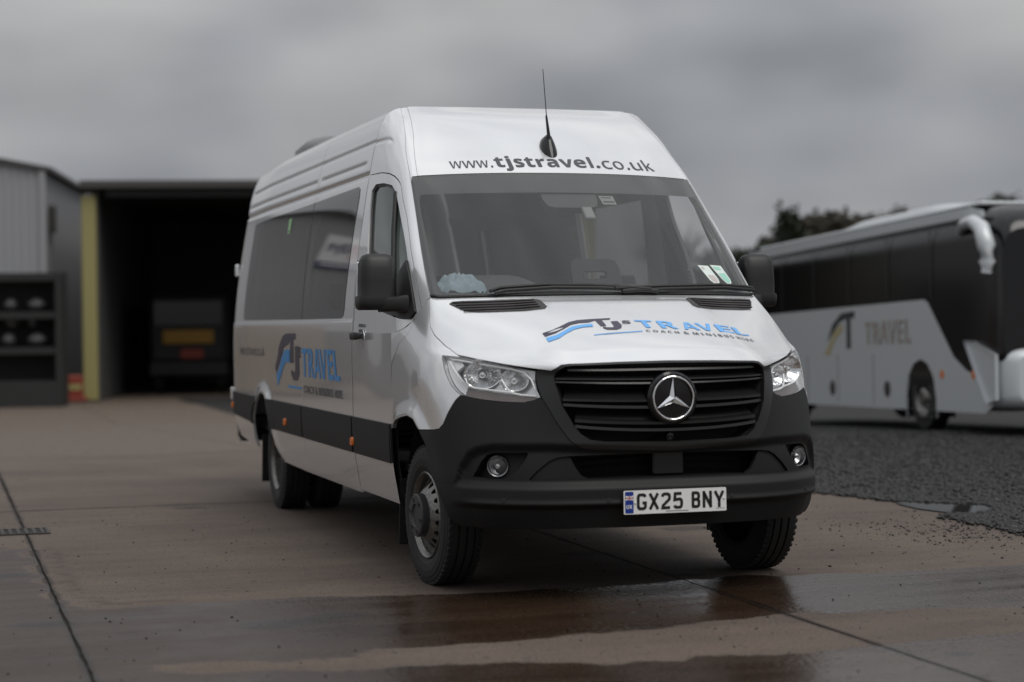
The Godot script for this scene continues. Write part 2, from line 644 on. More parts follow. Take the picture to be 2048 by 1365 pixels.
func lofted(G: Array, su: int, sv: int, outward: Vector3) -> Dictionary:
	# G rows x 10 columns; su, sv samples per column and row
	var rows := []
	for r in G:
		var a := []
		for k in 10:
			a.append(Vector3(r[k * 3], r[k * 3 + 1], r[k * 3 + 2]))
		a.push_front(a[1] * Vector3(-1, 1, 1))
		a.append(2.0 * a[10] - a[9])
		rows.append(a)
	var nu := 9 * su + 1
	# first along the columns
	var mid := []
	for a in rows:
		var line := PackedVector3Array()
		for i in nu:
			var j := mini(i / su, 8)
			line.append(spline(a[j], a[j + 1], a[j + 2], a[j + 3], float(i - j * su) / su))
		mid.append(line)
	var nr := rows.size()
	var nv := (nr - 1) * sv + 1
	var P := PackedVector3Array()
	P.resize(nu * nv)
	for i in nu:
		for j in nv:
			var r := mini(j / sv, nr - 2)
			var p1: Vector3 = mid[r][i]
			var p2: Vector3 = mid[r + 1][i]
			var p0: Vector3 = mid[r - 1][i] if r > 0 else 2.0 * p1 - p2
			var p3: Vector3 = mid[r + 2][i] if r + 2 < nr else 2.0 * p2 - p1
			P[i * nv + j] = spline(p0, p1, p2, p3, float(j - r * sv) / sv)
	for j in nv:
		P[j].x = 0.0
	var L := {"u0": 0.0, "du": 1.0 / su, "nu": nu, "v0": 0.0, "dv": 1.0 / sv, "nv": nv, "P": P, "out": outward, "centre": true}
	normals(L)
	return L


func profile(v: float) -> Vector2:
	var n := PROFILE.size() / 3
	var i := 0
	while i < n - 2 and v > PROFILE[(i + 1) * 3]:
		i += 1
	var pt := func(k: int) -> Vector2: return Vector2(PROFILE[k * 3 + 1], PROFILE[k * 3 + 2])
	var vv := func(k: int) -> float: return PROFILE[k * 3]
	var slope := func(k: int) -> Vector2:
		if k == 0: return (pt.call(1) - pt.call(0)) / (vv.call(1) - vv.call(0))
		if k == n - 1: return (pt.call(k) - pt.call(k - 1)) / (vv.call(k) - vv.call(k - 1))
		var a: Vector2 = (pt.call(k) - pt.call(k - 1)) / (vv.call(k) - vv.call(k - 1))
		var b: Vector2 = (pt.call(k + 1) - pt.call(k)) / (vv.call(k + 1) - vv.call(k))
		var w: float = (vv.call(k + 1) - vv.call(k)) / (vv.call(k + 1) - vv.call(k - 1))
		return a * w + b * (1.0 - w)
	var h: float = vv.call(i + 1) - vv.call(i)
	var t: float = (v - vv.call(i)) / h
	return pt.call(i) * (2 * t * t * t - 3 * t * t + 1) + slope.call(i) * h * (t * t * t - 2 * t * t + t) + pt.call(i + 1) * (3 * t * t - 2 * t * t * t) + slope.call(i + 1) * h * (t * t * t - t * t)


const VTOP := 3.375
const CREASE := [0, 3.40, 1.64, 3.55, 2.55, 3.62, 4.12, 3.60, 4.69, 3.47, 5.01, 3.29, 5.39, 2.80, 5.55, 2.30, 5.7, 2.10]
const ARCH_FRONT := [9.0, 2.4, 8.95, 2.789, 8.95, 3.274, 8.93, 3.689, 8.83, 3.891, 8.652, 4.072, 8.4, 4.22, 8.08, 4.31, 7.707, 4.22, 7.3, 3.88, 6.956, 3.45, 6.64, 2.668, 6.242, 1.617, 5.908, 0.781]
const ARCH_REAR := [-4.95, 0.41, -4.94, 0.58, -4.89, 0.665, -4.79, 0.75, -4.66, 0.81, -4.52, 0.838, -4.40, 0.828, -4.30, 0.79, -4.20, 0.69, -4.12, 0.58, -4.03, 0.43, -3.90, 0.365]


func line_distance(p: Vector2, a: PackedVector2Array) -> float:
	var d := 1e9
	for i in a.size() - 1:
		d = minf(d, p.distance_to(Geometry2D.get_closest_point_to_segment(p, a[i], a[i + 1])))
	return d


func make_surfaces() -> void:
	nose = lofted(NOSE, 14, 18, Vector3(0.3, 0.3, 1))
	cab = lofted(CAB, 12, 14, Vector3(0.3, 0.3, 1))
	nose.x_of = NOSE_X
	cab.x_of = CAB_X
	# bumper: scoop under the crease, ledge, tucked-in lower edge
	displace(nose, func(s: float, t: float, _p: Vector3) -> float:
		if t > 3.8: return 0.0
		var c := table(CREASE, s)
		var d := -0.030 * sm(0.0, 0.30, c - t) * sm(1.93, 2.26, t) * (1.0 - sm(5.2, 5.6, s) * 0.5)
		d -= 0.030 * (1.0 - sm(1.15, 1.42, t)) * (1.0 - sm(5.0, 6.0, s))
		d += 0.008 * exp(-pow((t - 1.42) / 0.10, 2.0)) * (1.0 - sm(4.6, 5.4, s))
		return d)
	# flared lips of the front arches
	var af := PackedVector2Array()
	for k in ARCH_FRONT.size() / 2:
		var q: Vector3 = on(nose, ARCH_FRONT[k * 2], ARCH_FRONT[k * 2 + 1])[0]
		af.append(Vector2(q.z, q.y))
	displace(nose, func(s: float, t: float, p: Vector3) -> float:
		if s < 5.6 or t > 6.5: return 0.0
		var d := line_distance(Vector2(p.z, p.y), af)
		return 0.020 * exp(-pow(d / 0.055, 2.0)) * sm(5.6, 6.4, s) * (1.0 - sm(8.6, 9.0, s)))
	# bonnet: raised middle with a soft fold to each side
	displace(nose, func(s: float, t: float, _p: Vector3) -> float:
		if t < 7.2 or s > 4.0: return 0.0
		var edge := lerpf(2.3, 1.75, clampf((t - 7.2) / 2.8, 0.0, 1.0))
		return 0.010 * (1.0 - sm(edge - 0.35, edge + 0.35, s)) * sm(7.2, 7.8, t) * (1.0 - sm(9.6, 10.0, t)))
	# groove over the door
	displace(cab, func(s: float, t: float, _p: Vector3) -> float:
		if s < 7.2: return 0.0
		var w := table([7.4, 4.72, 7.8, 4.88, 8.4, 4.93, 9.0, 4.93], s)
		return -0.010 * exp(-pow((t - w) / 0.10, 2.0)) * sm(7.3, 7.8, s))
	var rows := []
	var nv := int(VTOP - 0.27) * 100 + 110
	nv = int((VTOP - 0.27) / 0.01) + 1
	for j in nv:
		rows.append(profile(0.27 + 0.01 * j))
	var z0 := -6.06
	var dz := 0.05
	var nz := 114
	var P := PackedVector3Array()
	P.resize(nz * nv)
	for i in nz:
		var z := z0 + dz * i
		var back := clampf((-5.92 - z) / 0.13, 0.0, 1.0)
		var tuck := 0.05 * (1.0 - sqrt(1.0 - back * back * 0.98)) + 0.02 * sm(-4.8, -6.0, z)
		var front := 1.0 - sm(0.0, 0.9, -1.405 - z)
		for j in nv:
			var v := 0.27 + 0.01 * j
			var q: Vector2 = rows[j]
			var up := sm(1.0, 2.2, v)
			var y := q.y - tuck * sm(2.3, 2.6, v) * 0.9
			if v > 2.54:
				var flat := lerpf(2.54 + (q.y - 2.54) * 0.5, 2.6, sm(2.54, 2.9, v))
				y -= front * (q.y - table([0.0, 2.605, 0.62, 2.602, 0.67, 2.599, 0.71, 2.593, 0.745, 2.582, 0.775, 2.565, 0.80, 2.54], q.x))
			var x := q.x - tuck * lerpf(0.35, 1.0, up) * (1.0 if q.x > 0.1 else 0.0)
			# swages and gutter
			var d := 0.0
			if z < -1.0:
				d += 0.011 * exp(-pow((v - 2.388) / 0.013, 2.0)) * sm(-5.95, -5.8, z)
				d += 0.010 * exp(-pow((v - 2.272) / 0.011, 2.0)) * (sm(-5.95, -5.85, z) * (1.0 - sm(-3.06, -3.0, z)) + sm(-2.92, -2.85, z) * (1.0 - sm(-1.6, -1.5, z)))
				d += 0.016 * exp(-pow((v - 2.200) / 0.012, 2.0))
			d -= 0.007 * (1.0 - sm(1.345, 1.362, v)) * sm(0.9, 1.2, v) * (1.0 - sm(-1.2, -0.55, z))
			P[i * nv + j] = Vector3(-(x - d), y, z)
	flank = {"u0": z0, "du": dz, "nu": nz, "v0": 0.27, "dv": 0.01, "nv": nv, "P": P, "out": Vector3(-1, 0, 0)}
	normals(flank)
	var ar := poly(ARCH_REAR)
	displace(flank, func(z: float, v: float, p: Vector3) -> float:
		if v > 1.1 or z > -3.6 or z < -5.3: return 0.0
		return 0.022 * exp(-pow(line_distance(Vector2(z, v), ar) / 0.06, 2.0)) * sm(0.36, 0.5, v))


# half polygons on the nose (column, row) and on the cab
const BONNET := [0, 9.985, 5.99, 9.985, 6.03, 9.886, 6.1, 9.77, 6.225, 9.33, 6.22, 8.8, 5.92, 8.47, 5.57, 8.24, 5.10, 7.84, 4.87, 7.38, 4.81, 7.355, 4.15, 7.095, 3.55, 6.91, 3.02, 6.735, 2.63, 6.585, 2.33, 6.475, 2.21, 6.69, 2.095, 6.92, 1.923, 6.99, 0.948, 7.075, 0, 7.115]
const WING := [6.03, 9.985, 6.13, 9.77, 6.255, 9.33, 6.25, 8.79, 5.95, 8.44, 5.60, 8.215, 5.13, 7.81, 4.905, 7.35, 4.80, 7.15, 5.2, 7.145, 5.645, 7.125, 5.69, 6.9, 5.51, 6.45, 5.315, 5.95, 5.165, 5.515, 5.005, 5.255, 4.87, 5.12, 5.114, 4.93, 5.448, 4.615, 5.54, 4.53, 5.9, 4.15, 6.15, 3.995, 6.5, 3.94, 7.31, 3.895, 7.707, 4.22, 8.08, 4.31, 8.4, 4.22, 8.652, 4.072, 8.83, 3.891, 8.93, 3.70, 8.995, 3.70, 8.995, 5.5, 8.95, 7.0, 8.55, 8.6, 8.0, 9.25, 7.4, 9.985]
const BUMPER := [0, 0.45, 1.413, 0.458, 2.547, 0.436, 3.825, 0.392, 4.683, 0.395, 5.452, 0.453, 5.715, 0.568, 5.908, 0.781, 6.242, 1.617, 6.64, 2.668, 6.956, 3.45, 7.29, 3.865, 6.5, 3.915, 6.15, 3.97, 5.9, 4.125, 5.54, 4.505, 5.448, 4.59, 5.114, 4.905, 4.85, 5.10, 4.521, 5.02, 4.048, 4.93, 3.529, 4.87, 3.052, 4.855, 2.8, 4.93, 2.66, 5.04, 2.60, 4.97, 2.582, 4.94, 2.35, 4.326, 2.042, 3.663, 1.846, 3.466, 1.663, 3.387, 1.046, 3.314, 0, 3.285]
const INTAKE := [3.138, 2.343, 2.883, 2.695, 2.582, 3.014, 2.396, 3.129, 2.129, 3.179, 1.648, 3.185, -0.2, 3.19, -0.2, 2.30, 1.667, 2.30, 3.12, 2.305]
const FOG := [5.033, 2.384, 4.656, 2.972, 4.423, 3.214, 4.142, 3.303, 3.143, 3.323, 3.128, 3.273, 3.199, 3.09, 3.428, 2.718, 3.68, 2.465, 3.96, 2.333, 4.326, 2.334]
const LIGHT := [5.631, 7.104, 5.663, 6.907, 5.486, 6.458, 5.292, 5.956, 5.145, 5.53, 4.988, 5.278, 4.846, 5.124, 4.521, 5.042, 4.048, 4.954, 3.529, 4.893, 3.052, 4.877, 2.803, 4.956, 2.655, 5.064, 2.715, 5.34, 2.732, 5.808, 2.695, 6.404, 3.036, 6.58, 3.565, 6.782, 4.166, 6.962, 4.779, 7.123]
const GRILLE_OUT := [0, 7.06, 0.948, 7.02, 1.92, 6.94, 2.08, 6.87, 2.2, 6.64, 2.31, 6.43, 2.64, 6.46, 2.685, 6.014, 2.67, 5.468, 2.622, 5.121, 2.575, 4.954, 2.342, 4.336, 2.034, 3.673, 1.838, 3.476, 1.655, 3.397, 1.04, 3.324, 0, 3.295]
const GRILLE_IN := [-0.2, 6.95, 0.94, 6.91, 1.85, 6.84, 2.02, 6.76, 2.14, 6.55, 2.24, 6.3, 2.30, 5.988, 2.285, 5.615, 2.176, 4.758, 1.928, 4.122, 1.811, 3.898, 1.626, 3.702, 1.328, 3.636, -0.2, 3.57]
const WINDSCREEN := [0, 0.0, 5.8, 0.0, 5.96, 0.06, 5.98, 0.25, 5.98, 2.80, 5.9, 2.92, 5.7, 2.975, 0, 2.985]
const ROOF_CAP := [0, 3.0, 5.0, 3.0, 5.0, 6.99, 0, 6.99]
const ROOF_EDGE := [5.03, 3.0, 5.7, 3.0, 5.92, 2.95, 5.99, 2.85, 5.99, 6.99, 5.03, 6.99]
const PILLAR := [6.02, 6.99, 8.98, 6.99, 8.98, 3.415, 8.256, 3.375, 7.75, 3.255, 7.42, 3.125, 7.17, 2.96, 7.035, 2.81, 7.00, 2.37, 6.86, 1.92, 6.83, 1.09, 6.66, 0.61, 6.48, 0.02, 6.02, 0.02]
const DOOR_UPPER := [8.98, 3.375, 8.256, 3.335, 7.77, 3.215, 7.46, 3.085, 7.22, 2.93, 7.075, 2.80, 7.04, 2.37, 6.90, 1.92, 6.87, 1.09, 6.71, 0.60, 6.54, 0.0, 8.98, 0.0]
const DOOR_GLASS := [8.60, 0.36, 8.62, 0.7, 8.65, 1.15, 8.73, 2.354, 8.74, 2.807, 8.56, 2.98, 8.157, 2.955, 7.657, 2.835, 7.43, 2.62, 7.335, 2.289, 7.19, 1.569, 7.08, 0.931, 6.89, 0.50, 6.79, 0.25, 6.74, 0.05, 6.95, 0.03, 7.66, 0.148, 8.132, 0.246]


func paired(called: String, L: Dictionary, outer, m: Material, holes := [], off := 0.0, fl := 0.018) -> Array:
	var r := []
	for mir in [true, false]:
		var flip: bool = mir if L.get("centre", false) else not mir
		r.append(part(van, called, drape(MB.new(), L, outer, holes, off, fl, flip), m))
	return r


func path_on(L: Dictionary, a: Array, off: float) -> Array:
	var r := []
	for k in a.size() / 2:
		r.append(on(L, a[k * 2], a[k * 2 + 1], off)[0])
	return r


func mirrored(a: Array) -> Array:
	var r := []
	for p in a:
		r.append(p * Vector3(-1, 1, 1))
	return r


func inset(a: Array, d: float) -> PackedVector2Array:
	return shrink(a, d)


func build_body() -> void:
	var paint: Material = M.paint
	part(van, "bonnet", both(nose, BONNET), paint)
	paired("wing", nose, WING, paint)
	var bump := part(van, "front_bumper", both(nose, BUMPER, [INTAKE, FOG]), M.bumper, "dark grey unpainted plastic front bumper")
	part(van, "roof_cap", both(cab, ROOF_CAP), paint)
	paired("roof_edge", cab, ROOF_EDGE, paint, [], -0.002)
	paired("pillar", cab, PILLAR, paint)
	# windscreen with its printed black border
	var ws := part(van, "windscreen", both(cab, WINDSCREEN, [], 0.0, 0.0), M.glass)
	var clear := [-0.2, 2.50, 0.60, 2.50, 4.9, 2.49, 5.10, 2.46, 5.28, 2.30, 5.30, 2.05, 5.02, 0.31, 4.85, 0.18, 4.5, 0.13, 2.95, 0.10, -0.2, 0.10]
	part(ws, "black_border", both(cab, WINDSCREEN, [clear], -0.006, 0.0), M.frit)
	# the two front doors: lower panel, upper frame, seal, glass
	for mir in [true, false]:
		var d := MB.new()
		drape(d, cab, DOOR_UPPER, [DOOR_GLASS], 0.0, 0.02, mir)
		drape(d, nose, [9.0, 5.5, 8.97, 7.0, 8.57, 8.6, 8.02, 9.25, 7.42, 10.0, 9.0, 10.0], [], 0.0, 0.0, mir)
		drape(d, flank, [-1.395, 0.372, -0.4505, 0.372, -0.4505, 1.285, -1.395, 1.285], [], 0.0, 0.0, not mir)
		var door := part(van, "front_door", d, paint)
		part(door, "window_seal", drape(MB.new(), cab, DOOR_GLASS, [inset(DOOR_GLASS, 0.075)], -0.008, 0.02, mir), M.rubber)
		var bar := MB.new()
		var bp := path_on(cab, [7.46, 2.62, 7.50, 2.48, 7.68, 1.64, 7.76, 0.99, 7.84, 0.2], -0.006)
		tube(bar, bp if not mir else mirrored(bp), 0.016, 6)
		part(door, "window_bar", bar, M.rubber)
		part(door, "window", drape(MB.new(), cab, inset(DOOR_GLASS, 0.07), [], -0.016, 0.0, mir), M.side_glass)
		var sg := -1.0 if mir else 1.0
		part(door, "door_trim", drape(drape(MB.new(), cab, DOOR_UPPER, [DOOR_GLASS], -0.035, 0.0, mir), flank, [-1.395, 0.372, -0.4505, 0.372, -0.4505, 1.285, -1.395, 1.285], [], -0.035, 0.0, not mir), M.trim)
		# handle: dark grip over a bright dish
		var h := MB.new()
		var hp: Array = on(flank, -1.15, 1.265)
		var hc: Vector3 = hp[0] * Vector3(-sg, 1, 1)
		var outw := Vector3(sg, 0, 0)
		skin(h, [ring_of(hc + outw * 0.02 + Vector3(0, 0, -0.10), Vector3(0.008, 0, 0), Vector3(0, 0.014, 0), 0.8, 12), ring_of(hc + outw * 0.045 + Vector3(0, 0, -0.06), Vector3(0.012, 0, 0), Vector3(0, 0.022, 0), 0.8, 12), ring_of(hc + outw * 0.045 + Vector3(0, 0, 0.06), Vector3(0.012, 0, 0), Vector3(0, 0.022, 0), 0.8, 12), ring_of(hc + outw * 0.02 + Vector3(0, 0, 0.10), Vector3(0.008, 0, 0), Vector3(0, 0.014, 0), 0.8, 12)])
		var hn := part(door, "door_handle", h, M.rubber)
		part(hn, "handle_dish", drape(MB.new(), flank, circle2(Vector2(-1.14, 1.25), 0.075, 20, 0.055), [], 0.002, 0.004, not mir), M.paint)
	# sides behind the doors
	var a := [-2.972, 0.355, -1.412, 0.355, -1.412, 2.63, -2.972, 2.63]
	var hole_a := [-5.36, 1.42, -3.03, 1.42, -3.03, 2.085, -5.32, 2.075]
	var hole_b := [-2.92, 1.42, -1.74, 1.42, -1.66, 2.09, -2.92, 2.085]
	paired("side_panel", flank, a, paint, [hole_b])
	var b := [-6.04, 0.60, -5.8, 0.45, -5.2, 0.412, -4.95, 0.41]
	b.append_array(ARCH_REAR.slice(2))
	b.append_array([-2.982, 0.355, -2.982, 2.63, -6.04, 2.63])
	paired("rear_side_panel", flank, b, paint, [hole_a])
	var top := MB.new()
	for mir in [false, true]:
		drape(top, flank, [-6.04, 2.637, -1.412, 2.637, -1.412, VTOP - 0.003, -6.04, VTOP - 0.003], [], 0.0, 0.0, mir)
	part(van, "roof", top, paint)
	var wa := [-5.40, 1.372, -2.985, 1.368, -2.985, 2.135, -5.37, 2.122, -5.415, 2.10, -5.47, 1.42, -5.46, 1.385]
	var wb := [-2.965, 1.368, -1.76, 1.368, -1.69, 1.38, -1.66, 1.42, -1.585, 2.08, -1.60, 2.13, -1.64, 2.145, -2.965, 2.135]
	for w in paired("side_window", flank, wa, M.privacy, [], 0.003, 0.006) + paired("side_window", flank, wb, M.privacy, [], 0.003, 0.006):
		w.set_meta("label", "dark tinted passenger window")
	part(van, "window_sticker", decal(decal(MB.new(), flank, [-3.84, 1.99, -3.73, 1.99, -3.73, 2.075, -3.84, 2.075], 0.006), flank, [-3.84, 1.97, -3.73, 1.97, -3.73, 1.982, -3.84, 1.982], 0.006), M.green)
	# rubbing strips with orange side lamps
	for seg in [[-6.045, -4.90, 1], [-4.15, -2.99, 1], [-2.965, -1.42, 0], [-1.39, -0.462, 1]]:
		var lo := [seg[0] + (0.0 if seg[0] < -6 else 0.02), 0.59, seg[1], 0.59, seg[1], 0.798, seg[0], 0.798]
		if seg[0] == -4.15:
			lo = [-4.115, 0.59, seg[1], 0.59, seg[1], 0.798, -4.29, 0.798]
		if seg[0] < -6:
			lo = [-6.045, 0.622, -4.955, 0.592, -4.93, 0.64, -4.85, 0.73, -4.80, 0.757, -4.82, 0.798, -6.045, 0.80]
		paired("rubbing_strip", flank, lo, M.bumper, [], 0.012, 0.012)
	for p in [[-6.0, 0.69], [-3.57, 0.665], [-1.385, 0.655]]:
		for mir in [false, true]:
			var q: Array = on(flank, p[0], p[1], 0.012)
			var l := MB.new()
			var s := Vector3(-1 if mir else 1, 1, 1)
			skin(l, [ring_of(q[0] * s, Vector3(0, 0, 0.030), Vector3(0, 0.026, 0), 0.5, 14), ring_of((q[0] + q[1] * 0.012) * s, Vector3(0, 0, 0.026), Vector3(0, 0.022, 0), 0.5, 14)])
			part(van, "side_marker", l, M.amber)
	# strip between the wing arch and the door, and the dark arch liners
	paired("rubbing_strip", nose, [8.965, 2.35, 8.995, 2.35, 8.995, 3.68, 8.965, 3.68], M.bumper, [], 0.012, 0.012)
	for mir in [false, true]:
		var s := Vector3(-1 if mir else 1, 1, 1)
		for w in [[0.0, 0.55], [-4.325, 0.62]]:
			var l := MB.new()
			var c := Vector3(-0.48 * s.x, 0.36, w[0])
			lathe(l, c, Vector3(-s.x, 0, 0), [Vector2(0.0, -0.06), Vector2(w[1], -0.06), Vector2(w[1], 0.43)], 28, PI, PI)
			part(van, "wheel_arch_liner", l, M.liner)
			var f := MB.new()
			var fx := -0.89 * s.x
			box(f, Vector3(fx, 0.33, w[0] - w[1] + 0.07), Vector3(0.16, 0.36, 0.012), Basis(Vector3.RIGHT, 0.12), 0.004)
			part(van, "mud_flap", f, M.liner)
	# rear end
	var rear := MB.new()
	for mir in [false, true]:
		var s := Vector3(-1 if mir else 1, 1, 1)
		var pts := []
		for k in range(12, flank.nv, 6):
			pts.append(flank.P[k] * s)
		for k in pts.size() - 1:
			rear.quad(pts[k], pts[k + 1], Vector3(0, pts[k + 1].y, -6.06), Vector3(0, pts[k].y, -6.06), Vector3(0, 0, -1))
	var rd := part(van, "rear_door", rear, paint)
	for y in [1.78, 0.78]:
		for sx in [-1, 1]:
			part(rd, "hinge", box(MB.new(), Vector3(sx * (0.955 if y > 1 else 1.005), y, -6.08), Vector3(0.03, 0.10, 0.05), Basis.IDENTITY, 0.008), M.paint)
	part(van, "rear_bumper", box(MB.new(), Vector3(0, 0.50, -6.08), Vector3(1.92, 0.22, 0.16), Basis.IDENTITY, 0.04), M.bumper)
	# floor and dark lining
	part(van, "underbody", box(box(MB.new(), Vector3(0, 0.45, -2.7), Vector3(1.0, 0.10, 6.4)), Vector3(0, 0.42, -2.2), Vector3(1.86, 0.06, 2.9)), M.liner)
	var cross := MB.new()
	tube(cross, [Vector3(-0.8, 0.33, 0), Vector3(0.8, 0.33, 0)], 0.05, 8)
	tube(cross, [Vector3(-0.8, 0.35, -4.325), Vector3(-0.15, 0.35, -4.325), Vector3(0, 0.35, -4.325), Vector3(0.15, 0.35, -4.325), Vector3(0.8, 0.35, -4.325)], [0.06, 0.06, 0.16, 0.06, 0.06], 10)
	part(van, "axle", cross, M.liner)
	# roof pod and aerial
	var pod := MB.new()
	skin(pod, [ring_of(Vector3(0, 2.63, -5.0), Vector3(0.44, 0, 0), Vector3(0, 0.06, 0), 0.6, 24), ring_of(Vector3(0, 2.65, -5.1), Vector3(0.53, 0, 0), Vector3(0, 0.145, 0), 0.6, 24), ring_of(Vector3(0, 2.65, -5.32), Vector3(0.56, 0, 0), Vector3(0, 0.175, 0), 0.6, 24), ring_of(Vector3(0, 2.65, -5.62), Vector3(0.56, 0, 0), Vector3(0, 0.15, 0), 0.6, 24), ring_of(Vector3(0, 2.64, -5.92), Vector3(0.38, 0, 0), Vector3(0, 0.04, 0), 0.6, 24)])
	part(van, "roof_vent", pod, M.pod, "grey moulded roof vent near the rear")
	var ant := MB.new()
	var base: Array = on(cab, 0.0, 3.96)
	var up := Vector3(0, 0.75, 0.66).normalized()
	var rr := []
	for k in [[0.0, 0.046, 0.105], [0.02, 0.044, 0.095], [0.05, 0.034, 0.065], [0.085, 0.018, 0.028]]:
		rr.append(ring_of(base[0] + base[1] * k[0] + Vector3(0, 0.0, -0.03) * k[0] / 0.07, Vector3(k[1], 0, 0), Vector3(0, 0.62, -0.78) * k[2], 1.0, 20))
	skin(ant, rr)
	var an := part(van, "aerial", ant, M.gloss_black)
	var tip: Vector3 = base[0] + base[1] * 0.06 + Vector3(0, 0.01, -0.02)
	part(an, "mast", tube(MB.new(), [tip, tip + Vector3(-0.008, 0.13, -0.02), tip + Vector3(-0.008, 0.14, -0.02), tip + Vector3(-0.016, 0.40, -0.05)], [0.011, 0.006, 0.0028, 0.002], 8), M.gloss_black)
	# lettering over the windscreen
	var t := MB.new()
	lettering(t, cab, "www.", font(), [-3.04, 3.46, -1.56, 3.46, -1.56, 3.18, -3.04, 3.18])
	lettering(t, cab, "tjstravel.", font(true), [-1.48, 3.64, 1.04, 3.64, 1.04, 3.06, -1.48, 3.06])
	lettering(t, cab, "co.uk", font(), [1.12, 3.63, 3.05, 3.63, 3.05, 3.17, 1.12, 3.17])
	part(van, "lettering", t, M.ink, "dark grey web address over the windscreen")


const LOGO_NAVY := [-2.138, 8.487, -1.889, 8.547, -1.665, 8.657, -1.435, 8.793, -1.24, 8.856, -0.989, 8.878, -0.533, 8.903, -0.569, 8.854, -0.741, 8.852, -0.745, 8.623, -0.86, 8.616, -0.875, 8.836, -1.04, 8.769, -1.236, 8.758, -1.426, 8.705, -1.63, 8.57, -1.86, 8.439, -2.13, 8.359]
const LOGO_J := [-0.586, 8.778, -0.447, 8.786, -0.432, 8.63, -0.487, 8.532, -0.606, 8.477, -0.79, 8.486, -0.845, 8.546, -0.83, 8.592, -0.776, 8.568, -0.665, 8.554, -0.609, 8.581, -0.597, 8.637]
const LOGO_BLUE := [-2.132, 8.307, -1.865, 8.367, -1.665, 8.488, -1.463, 8.622, -1.247, 8.681, -0.995, 8.709, -1.015, 8.615, -1.239, 8.594, -1.43, 8.535, -1.653, 8.402, -1.863, 8.243, -2.131, 8.148]


func fine(a: Array, n := 3) -> PackedVector2Array:
	var p := poly(a)
	var r := PackedVector2Array()
	for i in p.size():
		for k in n:
			r.append(p[i].lerp(p[(i + 1) % p.size()], float(k) / n))
	return r


# a word set letter by letter: spans are the start and end of each letter along the quad
func spell(parent: Node, L: Dictionary, word: String, spans: Array, q: Array, m: Material) -> void:
	var c := poly(q)
	for k in 4:
		c[k] = across(L, c[k])
	for k in word.length():
		var a: float = spans[k * 2]
		var b: float = spans[k * 2 + 1]
		var tl := across(L, c[0].lerp(c[1], a), true)
		var tr := across(L, c[0].lerp(c[1], b), true)
		var br := across(L, c[3].lerp(c[2], b), true)
		var bl := across(L, c[3].lerp(c[2], a), true)
		part(parent, "letter", lettering(MB.new(), L, word[k], font(true), [tl.x, tl.y, tr.x, tr.y, br.x, br.y, bl.x, bl.y]), m)


